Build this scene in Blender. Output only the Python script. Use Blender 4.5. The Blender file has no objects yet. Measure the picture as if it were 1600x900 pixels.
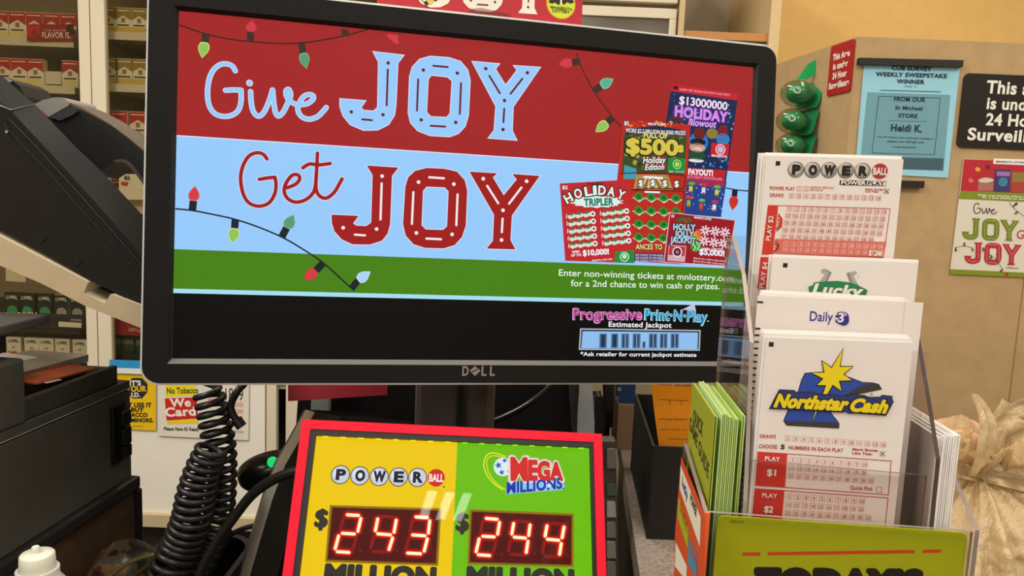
import bpy, math, random
from mathutils import Vector, Matrix, noise
from mathutils.geometry import tessellate_polygon
random.seed(7)
S = bpy.context.scene
COL = S.collection
# ------------------------------------------------------------------ camera, world, lights
CZ = 1.40
FPX = 1155.0
PITCH, ROLL = math.radians(6.8), math.radians(2.4)
X0 = Vector((1, 0, 0)); FW = Vector((0, math.cos(PITCH), -math.sin(PITCH))); U0 = Vector((0, math.sin(PITCH), math.cos(PITCH)))
RT = math.cos(ROLL)*X0 + math.sin(ROLL)*U0
UP = -math.sin(ROLL)*X0 + math.cos(ROLL)*U0
CAM = Vector((0, 0, CZ))
Z = Vector((0, 0, 1))
cd = bpy.data.cameras.new('camera'); cam = bpy.data.objects.new('camera', cd); COL.objects.link(cam)
cam.matrix_world = Matrix(((RT.x, UP.x, -FW.x, 0), (RT.y, UP.y, -FW.y, 0), (RT.z, UP.z, -FW.z, CZ), (0, 0, 0, 1)))
cd.sensor_width = 36; cd.lens = 36*FPX/1600; cd.clip_start = .02
S.cycles.transparent_max_bounces = 40
S.camera = cam
S.view_settings.view_transform = 'Standard'; S.view_settings.look = 'None'
S.view_settings.exposure = 0; S.view_settings.gamma = 1; S.view_settings.use_curve_mapping = False
W = bpy.data.worlds.new('world'); S.world = W; W.use_nodes = True
bg = W.node_tree.nodes['Background']; bg.inputs[0].default_value = (1.0, .92, .83, 1); bg.inputs[1].default_value = .72
def area(name, loc, sx, sy, power, col=(1, .95, .86)):
    l = bpy.data.lights.new(name, 'AREA'); l.shape = 'RECTANGLE'; l.size = sx; l.size_y = sy; l.energy = power; l.color = col
    o = bpy.data.objects.new(name, l); COL.objects.link(o); o.location = loc
for x, y, p in ((-1.5, .35, 52), (-.3, 1.6, 20), (1.3, 1.7, 12), (2.2, .6, 18), (-1.9, -.5, 28), (.3, -.45, 28), (2.0, -.5, 26), (-1.3, -3.4, 34), (1.3, -3.5, 34)):
    area('ceiling_troffer', (x, y, 2.97), .32, 1.2, p)
for i in range(3):
    area('ceiling_lamp', (.50+.085*i, -1.93, 2.97), .045, .22, .45)

# ------------------------------------------------------------------ helpers
def ray(px, py): return (px-800)/FPX*RT + (450-py)/FPX*UP + FW
def at(px, py, y):
    d = ray(px, py); return CAM + d*(y/d.y)
def atz(px, py, z):
    d = ray(px, py); return CAM + d*((z-CZ)/d.z)
def lin(c): return c/12.92 if c <= .04045 else ((c+.055)/1.055)**2.4
def rgb(h):
    h = h.lstrip('#'); return tuple(lin(int(h[i:i+2], 16)/255) for i in (0, 2, 4)) + (1,)
MC = {}
def mat(h, rough=.6, metal=0, emit=0, spec=.35, noise_=0, nscale=40, bump=0, coat=0, vary=None):
    k = (h, rough, metal, emit, spec, noise_, nscale, bump, coat)
    if k in MC: return MC[k]
    m = bpy.data.materials.new('mat_%03d' % len(MC)); m.use_nodes = True
    nt = m.node_tree; b = nt.nodes['Principled BSDF']
    c = rgb(h)
    b.inputs['Roughness'].default_value = rough; b.inputs['Metallic'].default_value = metal
    b.inputs['Specular IOR Level'].default_value = spec
    if coat: b.inputs['Coat Weight'].default_value = coat
    if emit:
        b.inputs['Base Color'].default_value = (.003, .003, .003, 1)
        b.inputs['Emission Color'].default_value = c; b.inputs['Emission Strength'].default_value = emit
    else:
        b.inputs['Base Color'].default_value = c
    if noise_ or bump:
        tc = nt.nodes.new('ShaderNodeTexCoord'); n = nt.nodes.new('ShaderNodeTexNoise')
        n.inputs['Scale'].default_value = nscale; n.inputs['Detail'].default_value = 6
        nt.links.new(tc.outputs['Object'], n.inputs['Vector'])
        if noise_:
            r = nt.nodes.new('ShaderNodeValToRGB')
            r.color_ramp.elements[0].position = .3; r.color_ramp.elements[1].position = .7
            r.color_ramp.elements[0].color = tuple(x*(1-noise_) for x in c[:3])+(1,)
            r.color_ramp.elements[1].color = tuple(min(1, x*(1+noise_)) for x in c[:3])+(1,)
            nt.links.new(n.outputs['Fac'], r.inputs[0]); nt.links.new(r.outputs[0], b.inputs['Base Color'])
        if bump:
            bp = nt.nodes.new('ShaderNodeBump'); bp.inputs['Strength'].default_value = bump; bp.inputs['Distance'].default_value = .002
            nt.links.new(n.outputs['Fac'], bp.inputs['Height']); nt.links.new(bp.outputs[0], b.inputs['Normal'])
    MC[k] = m; return m
def E(h, s=1.0): return mat(h, .42, 0, s, .09)
def clear(h='F7F5F3', gl=1.0, rough=.03):
    k = ('clear', h, gl, rough)
    if k in MC: return MC[k]
    m = bpy.data.materials.new('clear_%03d' % len(MC)); m.use_nodes = True; nt = m.node_tree
    for n in list(nt.nodes): nt.nodes.remove(n)
    out = nt.nodes.new('ShaderNodeOutputMaterial'); mix = nt.nodes.new('ShaderNodeMixShader')
    tr = nt.nodes.new('ShaderNodeBsdfTransparent'); tr.inputs[0].default_value = rgb(h)
    g = nt.nodes.new('ShaderNodeBsdfGlossy'); g.inputs['Roughness'].default_value = rough
    fr = nt.nodes.new('ShaderNodeLayerWeight'); fr.inputs[0].default_value = .5
    pw = nt.nodes.new('ShaderNodeMath'); pw.operation = 'POWER'; pw.inputs[1].default_value = 4
    mu = nt.nodes.new('ShaderNodeMath'); mu.operation = 'MULTIPLY_ADD'; mu.inputs[1].default_value = .5*gl; mu.inputs[2].default_value = .025*gl
    nt.links.new(fr.outputs['Facing'], pw.inputs[0]); nt.links.new(pw.outputs[0], mu.inputs[0]); nt.links.new(mu.outputs[0], mix.inputs[0])
    nt.links.new(tr.outputs[0], mix.inputs[1]); nt.links.new(g.outputs[0], mix.inputs[2]); nt.links.new(mix.outputs[0], out.inputs[0])
    MC[k] = m; return m

class Frame:
    def __init__(s, o, e1, up):
        s.o = Vector(o); s.e1 = Vector(e1).normalized(); s.up = (Vector(up) - Vector(up).dot(s.e1)*s.e1).normalized()
        s.n = s.e1.cross(s.up)
    def P(s, u, v, w=0): return s.o + s.e1*u + s.up*v + s.n*w
    def uv(s, px, py):
        d = ray(px, py); t = (s.o-CAM).dot(s.n)/d.dot(s.n); q = CAM + d*t - s.o
        return (q.dot(s.e1), q.dot(s.up))
    def mtx(s):
        return Matrix(((s.e1.x, s.up.x, s.n.x, s.o.x), (s.e1.y, s.up.y, s.n.y, s.o.y), (s.e1.z, s.up.z, s.n.z, s.o.z), (0, 0, 0, 1)))
    def off(s, w): return Frame(s.P(0, 0, w), s.e1, s.up)
WF = Frame((0, 0, 0), (1, 0, 0), (0, 0, 1))   # world-facing frame: n = -Y
def plane_y(y): return Frame((0, y, CZ), (1, 0, 0), (0, 0, 1))

TC = {}
def text_data(s, bold):
    k = (s, bold)
    if k in TC: return TC[k]
    c = bpy.data.curves.new('t', 'FONT'); c.body = s; c.size = 1; c.offset = bold; c.space_character = 1+bold*2.2; c.resolution_u = 4; c.fill_mode = 'FRONT'
    o = bpy.data.objects.new('t', c); COL.objects.link(o)
    bpy.context.view_layer.update()
    me = bpy.data.meshes.new_from_object(o.evaluated_get(bpy.context.evaluated_depsgraph_get()))
    vs = [(v.co.x, v.co.y) for v in me.vertices]; fs = [tuple(p.vertices) for p in me.polygons]
    bpy.data.objects.remove(o); bpy.data.curves.remove(c); bpy.data.meshes.remove(me)
    x0 = min(v[0] for v in vs); x1 = max(v[0] for v in vs)
    TC[k] = (vs, fs, x0, x1-x0); return TC[k]
CAP = [.682]
def catmull(pts, n=6, closed=False):
    out = []; L = len(pts)
    for i in range(L if closed else L-1):
        if closed: p = [pts[(i+j) % L] for j in (-1, 0, 1, 2)]
        else: p = [pts[max(0, min(L-1, i+j))] for j in (-1, 0, 1, 2)]
        for k in range(n):
            t = k/n
            out.append(tuple(.5*((2*p[1][a]) + (-p[0][a]+p[2][a])*t + (2*p[0][a]-5*p[1][a]+4*p[2][a]-p[3][a])*t*t + (-p[0][a]+3*p[1][a]-3*p[2][a]+p[3][a])*t**3) for a in range(len(p[0]))))
    if not closed: out.append(tuple(pts[-1]))
    return out

class MB:
    def __init__(s): s.v = []; s.f = []; s.mi = []; s.mats = []; s.sm = []
    def add(s, vs, fs, m, smooth=False):
        if m not in s.mats: s.mats.append(m)
        k = s.mats.index(m); b = len(s.v)
        s.v += [Vector(q) for q in vs]
        for f in fs: s.f.append(tuple(i+b for i in f)); s.mi.append(k); s.sm.append(smooth)
    def poly(s, pts, m, holes=()):
        loops = [[Vector(q) for q in pts]] + [[Vector(q) for q in h] for h in holes]
        flat = [q for l in loops for q in l]
        s.add(flat, tessellate_polygon(loops), m)
    def box(s, lo, hi, m, fr=None):
        c = [(x, y, z) for z in (lo[2], hi[2]) for y in (lo[1], hi[1]) for x in (lo[0], hi[0])]
        if fr: c = [fr.P(*q) for q in c]
        s.add(c, [(0, 2, 3, 1), (4, 5, 7, 6), (0, 1, 5, 4), (2, 6, 7, 3), (1, 3, 7, 5), (0, 4, 6, 2)], m)
    def prism(s, fr, pts, w0, w1, m, holes=(), side=None):
        """pts (u,v) in frame, extruded from w0 (back) to w1 (front)"""
        loops = [list(pts)] + [list(h) for h in holes]
        tri = tessellate_polygon([[Vector((a, b, 0)) for a, b in l] for l in loops])
        flat = [q for l in loops for q in l]; n = len(flat)
        s.add([fr.P(a, b, w1) for a, b in flat], tri, m)
        s.add([fr.P(a, b, w0) for a, b in flat], [t[::-1] for t in tri], m)
        b0 = 0
        for l in loops:
            L = len(l)
            s.add([fr.P(a, b, w1) for a, b in l] + [fr.P(a, b, w0) for a, b in l], [(i, L+i, L+(i+1) % L, (i+1) % L) for i in range(L)], side or m)
    def loft(s, rings, m, smooth=True, caps=True, closed=True):
        n = len(rings[0]); vs = [q for r in rings for q in r]; fs = []
        for i in range(len(rings)-1):
            for j in range(n if closed else n-1):
                a = i*n+j; b = i*n+(j+1) % n; fs.append((a, b, b+n, a+n))
        s.add(vs, fs, m, smooth)
        if caps:
            s.add(rings[0], [tuple(range(n))[::-1]], m); s.add(rings[-1], [tuple(range(n))], m)
    def tube(s, pts, r, m, n=10, caps=True):
        pts = [Vector(p) for p in pts]; rings = []; prev = None
        for i, p in enumerate(pts):
            t = (pts[min(i+1, len(pts)-1)]-pts[max(i-1, 0)]).normalized()
            if prev is None:
                a = Vector((0, 0, 1)) if abs(t.z) < .9 else Vector((1, 0, 0)); prev = (a - a.dot(t)*t).normalized()
            else: prev = (prev - prev.dot(t)*t).normalized()
            q = t.cross(prev); rr = r[i] if isinstance(r, (list, tuple)) else r
            rings.append([p + rr*(math.cos(2*math.pi*k/n)*prev + math.sin(2*math.pi*k/n)*q) for k in range(n)])
        s.loft(rings, m, True, caps)
    def lathe(s, c, prof, m, n=28, ax=None):
        ax = ax or (Vector((1, 0, 0)), Vector((0, 1, 0)), Vector((0, 0, 1)))
        rings = [[Vector(c) + ax[0]*r*math.cos(2*math.pi*k/n) + ax[1]*r*math.sin(2*math.pi*k/n) + ax[2]*h for k in range(n)] for r, h in prof]
        s.loft(rings, m)
    def build(s, name, parent=None, loc=None, frame=None, bevel=0, subsurf=0, seg=2):
        me = bpy.data.meshes.new(name); o = bpy.data.objects.new(name, me); COL.objects.link(o)
        if frame is not None: M = frame.mtx()
        elif parent is not None: M = world_of(parent)
        else:
            if loc is None:
                xs = [v.x for v in s.v]; ys = [v.y for v in s.v]; zs = [v.z for v in s.v]
                loc = ((min(xs)+max(xs))/2, (min(ys)+max(ys))/2, min(zs))
            M = Matrix.Translation(Vector(loc))
        if parent is not None:
            o.parent = parent; o.matrix_basis = world_of(parent).inverted() @ M
        else: o.matrix_basis = M
        Mi = M.inverted()
        me.from_pydata([Mi @ v for v in s.v], [], s.f)
        for m in s.mats: me.materials.append(m)
        for p, k, sm in zip(me.polygons, s.mi, s.sm): p.material_index = k; p.use_smooth = sm
        me.validate(); me.update()
        if bevel:
            b = o.modifiers.new('bevel', 'BEVEL'); b.width = bevel; b.segments = seg; b.limit_method = 'ANGLE'; b.angle_limit = math.radians(40)
        if subsurf:
            b = o.modifiers.new('sub', 'SUBSURF'); b.levels = subsurf; b.render_levels = subsurf
        return o
def world_of(o):
    M = o.matrix_basis.copy()
    while o.parent: o = o.parent; M = o.matrix_basis @ M
    return M
def tag(o, label, cat, group=None, kind=None):
    o['label'] = label; o['category'] = cat
    if group: o['group'] = group
    if kind: o['kind'] = kind
    return o
def struct(o): o['kind'] = 'structure'; return o
def thing(name, label, cat, loc=(0, 0, 0), frame=None, group=None):
    o = bpy.data.objects.new(name, None); COL.objects.link(o); o.empty_display_size = .02
    o.matrix_basis = frame.mtx() if frame else Matrix.Translation(Vector(loc))
    return tag(o, label, cat, group)
def dup(root, M, label=None, group=None):
    r = root.copy(); COL.objects.link(r); r.matrix_basis = M
    if label: r['label'] = label
    if group: r['group'] = group
    for ch in list(root.children):
        c = ch.copy(); COL.objects.link(c); c.parent = r
        for g in ch.children:
            d = g.copy(); COL.objects.link(d); d.parent = c
    return r
ORD = ['leftmost', 'second', 'third', 'fourth', 'fifth', 'sixth', 'seventh', 'eighth', 'ninth', 'tenth', 'eleventh', 'twelfth', 'thirteenth', 'fourteenth', 'fifteenth', 'sixteenth', 'seventeenth', 'eighteenth']

class Art:
    """flat print on a plane: every shape is a thin layer of the print's own mesh"""
    def __init__(s, mb, fr, eps=.00012, z=(0, 0, 1)): s.mb = mb; s.fr = fr; s.eps = eps; s.z = z
    def zoom(s, x0, y0, k): s.z = (x0, y0, k); return s
    def px(s, p): return (s.z[0]+p[0]/s.z[2], s.z[1]+p[1]/s.z[2])
    def uv(s, p): return s.fr.uv(*s.px(p))
    def k(s, p):
        a = s.uv(p); b = s.uv((p[0]+1, p[1])); c = s.uv((p[0], p[1]+1))
        return (math.hypot(a[0]-b[0], a[1]-b[1]) + math.hypot(a[0]-c[0], a[1]-c[1]))/2
    def upoly(s, pts, m, layer, holes=()):
        s.mb.poly([s.fr.P(a, b, layer*s.eps) for a, b in pts], m, [[s.fr.P(a, b, layer*s.eps) for a, b in h] for h in holes])
    def poly(s, pts, m, layer=1, holes=()): s.upoly([s.uv(p) for p in pts], m, layer, [[s.uv(p) for p in h] for h in holes])
    def blob(s, pts, m, layer=1, n=5): s.poly(catmull(pts, n, True), m, layer)
    def urect(s, u0, v0, u1, v1, m, layer): s.upoly([(u0, v0), (u1, v0), (u1, v1), (u0, v1)], m, layer)
    def disc(s, c, r, m, layer=1, n=20, ry=None):
        a = s.uv(c); k = s.k(c); ry = ry or r
        s.upoly([(a[0]+r*k*math.cos(2*math.pi*i/n), a[1]+ry*k*math.sin(2*math.pi*i/n)) for i in range(n)], m, layer)
    def ring(s, c, r0, r1, m, layer=1, n=24):
        a = s.uv(c); k = s.k(c)
        f = lambda r: [(a[0]+r*k*math.cos(2*math.pi*i/n), a[1]+r*k*math.sin(2*math.pi*i/n)) for i in range(n)]
        s.upoly(f(r1), m, layer, [f(r0)])
    def sq(s, c, w, m, layer=1, t=None, h=None):
        """square box print around c; outline of thickness t when given"""
        a = s.uv(c); k = s.k(c)*.5; w *= k; h = h*k if h else w
        R = lambda x, y: [(a[0]-x, a[1]-y), (a[0]+x, a[1]-y), (a[0]+x, a[1]+y), (a[0]-x, a[1]+y)]
        s.upoly(R(w, h), m, layer, [R(w-t*k*2, h-t*k*2)] if t else ())
    def stroke(s, pts, w, m, layer=1, n=6, smooth=True, caps=True):
        if smooth and len(pts) > 2: pts = catmull(pts, n)
        q = [Vector(s.uv(p)) for p in pts]; hw = w*s.k(pts[len(pts)//2])/2
        L = []; R = []
        for i, p in enumerate(q):
            t = (q[min(i+1, len(q)-1)]-q[max(i-1, 0)])
            if t.length == 0: t = Vector((1, 0))
            t.normalize(); nn = Vector((-t.y, t.x)); L.append(p+nn*hw); R.append(p-nn*hw)
        N = len(q); vs = [s.fr.P(a.x, a.y, layer*s.eps) for a in L+R]
        s.mb.add(vs, [(N+i, N+i+1, i+1, i) for i in range(N-1)], m)
        if caps:
            for j, p in enumerate((q[0], q[-1])):
                s.upoly([(p.x+hw*math.cos(math.pi*i/6), p.y+hw*math.sin(math.pi*i/6)) for i in range(12)], m, layer+.1)
    def text(s, t, p0, p1, cap, m, layer=2, bold=0, shear=0):
        base = 0 if '$' in t else min(bold, .03)
        vs, fs, x0, w = text_data(t, base)
        a = Vector(s.uv(p0)); b = Vector(s.uv(p1)); d = b-a
        mid = ((p0[0]+p1[0])/2, (p0[1]+p1[1])/2)
        up = Vector((-d.y, d.x)).normalized()*cap*s.k(mid)
        ex = (bold-base)/.682*up.length      # heavier lettering: overprinted copies keep the counters clean
        offs = [Vector((0, 0))] if ex < 1e-6 else [Vector((ex*math.cos(i*math.pi/4), ex*math.sin(i*math.pi/4))) for i in range(8)]
        for io, of in enumerate(offs):
            out = []
            for x, y in vs:
                yy = y/CAP[0]; q = a + d*((x-x0)/w) + up*yy + d.normalized()*(shear*yy*up.length) + of
                out.append(s.fr.P(q.x, q.y, (layer+.07*io)*s.eps))
            s.mb.add(out, fs, m)
    def bulb(s, a, b, tip, w, m, outl, sock, layer=3):
        """socket from a to b, teardrop from b to tip"""
        s.stroke([a, b], w*.62, sock, layer, smooth=False, caps=False)
        A = Vector(b); T = Vector(tip); d = T-A; n = Vector((-d.y, d.x)).normalized()
        def tear(sc):
            pr = [(0, .25), (.12, .42), (.35, .5), (.6, .4), (.85, .16), (1, 0)]
            L = [A + d*(.5+(t-.5)*sc) + n*w*k*sc for t, k in pr]; Rr = [A + d*(.5+(t-.5)*sc) - n*w*k*sc for t, k in pr[::-1][1:]]
            return [tuple(q) for q in L+Rr]
        s.poly(tear(1.0), outl, layer+1); s.poly(tear(.86), m, layer+2)
def rrect(u0, v0, u1, v1, r, n=6):
    out = []
    for cx, cy, a0 in ((u1-r, v1-r, 0), (u0+r, v1-r, 90), (u0+r, v0+r, 180), (u1-r, v0+r, 270)):
        for i in range(n+1):
            a = math.radians(a0+90*i/n); out.append((cx+r*math.cos(a), cy+r*math.sin(a)))
    return out
# ------------------------------------------------------------------ setting
CT = CZ-.36      # raised customer counter
DK = CZ-.62      # work surface behind it
def quad(name, pts, m):
    b = MB(); b.add(pts, [(0, 1, 2, 3)], m); return struct(b.build(name))
b = MB(); b.box((-3.2, -4.6, -.1), (3.2, 3.1, 0), mat('3A3028', .6, noise_=.15, nscale=6)); struct(b.build('floor'))
b = MB(); b.box((-3.2, -4.6, 3.0), (3.2, 3.1, 3.1), mat('D8D2C4', .9)); struct(b.build('ceiling'))
b = MB(); b.box((-3.2, 3.0, 0), (3.2, 3.1, 3.0), mat('EBC378', .75, noise_=.04, nscale=18)); struct(b.build('wall_back'))
b = MB(); b.box((-3.3, -4.6, 0), (-3.2, 3.1, 3.0), mat('D9C9A0', .8)); struct(b.build('wall_left'))
b = MB(); b.box((3.2, -4.6, 0), (3.3, 3.1, 3.0), mat('D9C9A0', .8)); struct(b.build('wall_right'))
# counter: raised part on the right, with a dark upright face towards the work side
E0 = atz(1000, 900, CT); E1 = atz(968, 690, CT); ed = (E1-E0).normalized()
ea = E0-ed*.5; eb = E0+ed*.45
counter_m = mat('8A7C70', .45, noise_=.35, nscale=260)
b = MB(); b.prism(Frame((0, 0, 0), (1, 0, 0), (0, 1, 0)), [(ea.x, ea.y), (1.5, ea.y), (1.5, eb.y), (eb.x, eb.y)], CT-.03, CT, counter_m)
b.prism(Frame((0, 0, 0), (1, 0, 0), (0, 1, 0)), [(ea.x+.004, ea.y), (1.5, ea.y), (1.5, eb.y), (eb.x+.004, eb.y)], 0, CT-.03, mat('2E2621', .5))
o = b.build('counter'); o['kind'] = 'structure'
b = MB(); b.prism(Frame((0, 0, 0), (1, 0, 0), (0, 1, 0)), [(-1.5, .19), (ea.x-.002, .19), (E0.x+ed.x*.3-.002, .985), (-1.5, .985)], DK-.04, DK, mat('4A3A30', .5, noise_=.15, nscale=30))
b.box((-1.45, .2, 0), (-1.40, .95, DK-.04), mat('2E2621', .6)); b.box((.02, .2, 0), (.05, .95, DK-.04), mat('2E2621', .6))
o = b.build('desk'); o['kind'] = 'structure'
# partition (tan board) on the right
A1 = at(1340, 57, 1.65); A2 = at(1220, 100, 1.97); ad = (A2-A1); a3 = A1+ad*(2.42-1.65)/.32
tan = mat('B2946A', .75, noise_=.07, nscale=30)
b = MB(); b.prism(Frame((0, 0, 0), (1, 0, 0), (0, 1, 0)), [(A1.x, A1.y), (1.65, 1.65), (1.65, 2.42), (a3.x, 2.42)], 0, A1.z, tan)
xs = at(1592, 500, 1.649).x
b.box((xs, 1.6485, 0), (xs+.0009, 1.6502, A1.z), mat('94774C', .8))
o = b.build('wall_partition'); o['kind'] = 'structure'
PF = plane_y(1.65)                                   # front face of the partition
PS = Frame((A1.x, A1.y, CZ), (A1.x-A2.x, A1.y-A2.y, 0), Z)  # its left face (normal towards -x)

# ------------------------------------------------------------------ cabinets along the back wall
CY = 2.45
cream = mat('D4C9B2', .5); white = mat('E6E0D4', .55); dkin = mat('8A7A62', .7); shelfm = mat('B9AE97', .6)
def X(px, py, y=CY): return at(px, py, y).x
def Zz(px, py, y=CY): return at(px, py, y).z
cab = thing('display_cabinet', 'cream cabinet with glass doors full of cigarette packs behind the counter', 'cabinet', (-1.3, CY, 0))
zb = .12; zt = 2.35; xl = -2.35; xr = X(640, 620)
zg = Zz(200, 588)                                     # bottom of the glazed part
s1 = (X(122, 10), X(138.5, 10)); s2 = (X(140, 10), X(159, 10))
b = MB(); b.box((xl, 2.93, zb), (xr, 2.96, zt), dkin); b.box((xl-.02, CY, zb), (xl, 2.96, zt), cream)
b.box((xr, CY, zb), (xr+.02, 2.96, zt), cream); b.box((xl, CY, zt), (xr, 2.96, zt+.02), cream)
b.box((xl, CY+.03, zg-.03), (xr, 2.96, zg), cream)
b.box((s1[1]-.012, CY+.035, zg), (s2[0]-.004, 2.93, zt), mat('8A7C66', .7))
b.build('body', cab)
for i, (a, c) in enumerate(((xl, s1[1]), (s2[0], xr))):
    d = MB(); aa = (c-.035) if i == 0 else (a+.042)
    d.box((a, CY, zg), (a+(.045 if i else .035), CY+.025, zt), cream); d.box((c-(.036 if i == 0 else .035), CY, zg), (c, CY+.025, zt), cream)
    d.box((a, CY, zt-.05), (c, CY+.025, zt), cream); d.box((a, CY, zg), (c, CY+.025, zg+.02), cream)
    dr = d.build('door', cab, bevel=.002)
    g = MB(); g.box((a+.03, CY+.010, zg+.02), (c-.03, CY+.014, zt-.05), clear('EDEAE0', .6, .02)); g.build('pane', dr)
# lower white panels
b = MB(); x1 = X(413, 700); x0 = X(150, 700)
b.box((xl, CY+.006, zb+.1), (x1, CY+.03, zg-.005), white); b.build('lower_panel', cab, bevel=.002)
b = MB(); b.box((X(416, 700), CY+.002, zb+.1), (X(431, 700), CY+.03, zg-.005), cream); b.build('post', cab)
b = MB(); b.box((X(446, 700), CY+.002, zb+.1), (xr, CY+.03, zg-.005), cream); b.build('lower_panel', cab)
b = MB(); zr0 = Zz(320, 825); zr1 = Zz(320, 805)
b.box((xl, CY-.012, zr0), (xr, CY+.03, zr1), mat('BFAE8C', .6)); b.build('bottom_rail', cab, bevel=.002)
b = MB(); b.box((xl, CY+.06, 0), (xr, 2.9, zr0+.02), mat('2B2019', .7)); b.build('plinth', cab)
PY = 2.52
def shelf(px0, px1, py, y=PY, th=.018, m=None, lip=.022):
    z = Zz((px0+px1)/2, py, y); xa = X(px0, py, y); xb = X(px1, py, y)
    s = MB(); s.box((xa, y-.012, z-th), (xb, 2.925, z), m or shelfm); s.box((xa, y-.016, z-lip), (xb, y-.0121, z+.004), m or mat('C6BCA6', .4))
    s.build('shelf', cab); return z
zA = shelf(-200, 119, 58.5); zB = shelf(-200, 121, 131); zC = shelf(-200, 121, 205); zD = shelf(-200, 128, 492, m=mat('33302C'), lip=.05); zE = shelf(-200, 130, 560, m=mat('3A5058'))
rA = shelf(160, 560, 60); rB = shelf(161, 560, 141); rC = shelf(163, 560, 224); rD = shelf(166, 560, 330); rE = shelf(170, 500, 560, m=mat('33302C'))
# cigarette packs
pw, ph, pd = .054, .086, .021
def make_pack(kind):
    b = MB(); body = {'red': 'D8D0C2', 'gold': 'D5CDB8', 'dark': '20241F', 'white': 'D9D2C4', 'grey': 'A9A69A', 'green': '2C3A33'}[kind]
    b.box((-pw/2, 0, 0), (pw/2, pd, ph), mat(body, .45))
    f = Frame((0, 0, 0), (1, 0, 0), Z); a = Art(b, f, .0004)
    w = pw/2*.985; R = lambda u0, v0, u1, v1, c, l=1: a.urect(u0, v0, u1, v1, mat(c, .45), l)
    if kind in ('red', 'gold'):
        c = 'A8201E' if kind == 'red' else '8A7233'
        a.upoly([(-w, ph*.985), (w, ph*.985), (w, ph*.52), (0, ph*.70), (-w, ph*.52)][::-1], mat(c, .45), 1)
        R(-w*.8, ph*.87, w*.8, ph*.90, 'E8DDD0', 2); R(-w*.25, ph*.43, w*.25, ph*.60, '8C6A50', 2)
        R(-w*.75, ph*.30, w*.75, ph*.36, '4A4038', 2); R(-w*.98, ph*.02, w*.98, ph*.26, 'CDBF86' if kind == 'red' else 'BBA24A', 1)
    elif kind == 'dark':
        R(-w, 0, w, ph*.985, '1E2724'); t = 'CAMEL'
        a.upoly([(.019*math.cos(i*.3)*1.0, ph*.24+.019*math.sin(i*.3)) for i in range(21)], mat('3E9A72', .4), 2)
        vs, fs, x0, ww = text_data(t, .03)
        a.mb.add([f.P((x-x0)/ww*.042-.021, ph*.72+y*.016 + .004*math.cos(((x-x0)/ww-.5)*3), .0012) for x, y in vs], fs, mat('D8DCD4', .5))
    elif kind == 'grey':
        R(-w, 0, w, ph*.985, '22262A')
        a.upoly([(.019*math.cos(i*.3), ph*.24+.019*math.sin(i*.3)) for i in range(21)], mat('9FA59C', .4), 2)
        vs, fs, x0, ww = text_data('CAMEL', .03)
        a.mb.add([f.P((x-x0)/ww*.042-.021, ph*.72+y*.016 + .004*math.cos(((x-x0)/ww-.5)*3), .0012) for x, y in vs], fs, mat('D8DCD4', .5))
    elif kind == 'white':
        vs, fs, x0, ww = text_data('CAMEL', .03)
        a.mb.add([f.P((x-x0)/ww*.040-.020, ph*.76+y*.015 + .003*math.cos(((x-x0)/ww-.5)*3), .0012) for x, y in vs], fs, mat('4A5560', .5))
        cm = [(-.020, .012), (-.012, .010), (-.012, .0), (-.008, 0), (-.007, .012), (.004, .012), (.006, 0), (.010, 0), (.010, .014), (.013, .022), (.006, .030), (0, .024), (-.006, .030), (-.011, .020), (-.015, .028), (-.021, .028), (-.021, .024), (-.017, .022)]
        a.upoly([(x, y+.006) for x, y in cm], mat('A4622C', .5), 1)
        R(-.006, ph*.52, .006, ph*.60, '8890A0', 1)
    elif kind == 'green':
        R(-w*.8, ph*.5, w*.8, ph*.72, '5E6E62', 1)
    o = b.build('cigarette_pack', loc=(0, 0, 0)); return o
PK = {}
def pack(kind, px, py, z, label, group, y=PY, sc=1.0):
    p = at(px, py, y); M = Matrix.Translation(Vector((p.x, y, z+.0006))) @ Matrix.Scale(sc, 4)
    if kind not in PK:
        o = make_pack(kind); PK[kind] = o; o.matrix_basis = M; tag(o, label, 'cigarette pack', group)
    else: dup(PK[kind], M, label, group)
DESC = {'red': 'red and white cigarette pack', 'gold': 'gold and white cigarette pack', 'dark': 'black cigarette pack with a green emblem', 'grey': 'black cigarette pack with a grey emblem', 'white': 'white cigarette pack with a small brown animal', 'green': 'dark green cigarette pack'}
def row(kind, xs, py, z, where, y=PY, sc=1.0, first=0):
    for i, x in enumerate(xs):
        w = ORD[i+first] if i+first == 0 else ORD[i+first]+' from left'
        if i == len(xs)-1 and len(xs) > 1: w = 'rightmost'
        pack(kind, x, py, z, '%s, %s, %s' % (DESC[kind], w, where), '%ss, %s' % (DESC[kind], where), y, sc)
row('red', [1, 28, 54, 81, 107.5], 58, zA, 'top shelf of left bay', sc=1.02)
row('red', [5, 31, 56, 110], 131, zB, 'second shelf of left bay', sc=1.02)
row('red', [-6, 22, 52, 80, 108], 205, zC, 'third shelf of left bay')
row('gold', [169, 193, 218, 244], 60, rA, 'top shelf of right bay', sc=.97)
row('gold', [171, 195, 220, 247], 141, rB, 'second shelf of right bay', sc=1.02)
row('red', [186, 216, 246], 224, rC, 'third shelf of right bay', sc=1.06)
row('red', [186, 213, 240], 330, rD, 'fourth shelf of right bay', sc=1.05)
row('dark', [19.5, 43, 70.5], 490, zD, 'dark shelf of left bay', sc=.95)
row('grey', [96.5, 121], 490, zD, 'dark shelf of left bay', sc=.95)
row('white', [22, 50, 73, 98, 125], 556, zE, 'bottom shelf of left bay', sc=.93)
row('green', [182, 200, 222], 560, rE, 'bottom shelf of right bay', sc=.85)
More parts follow.
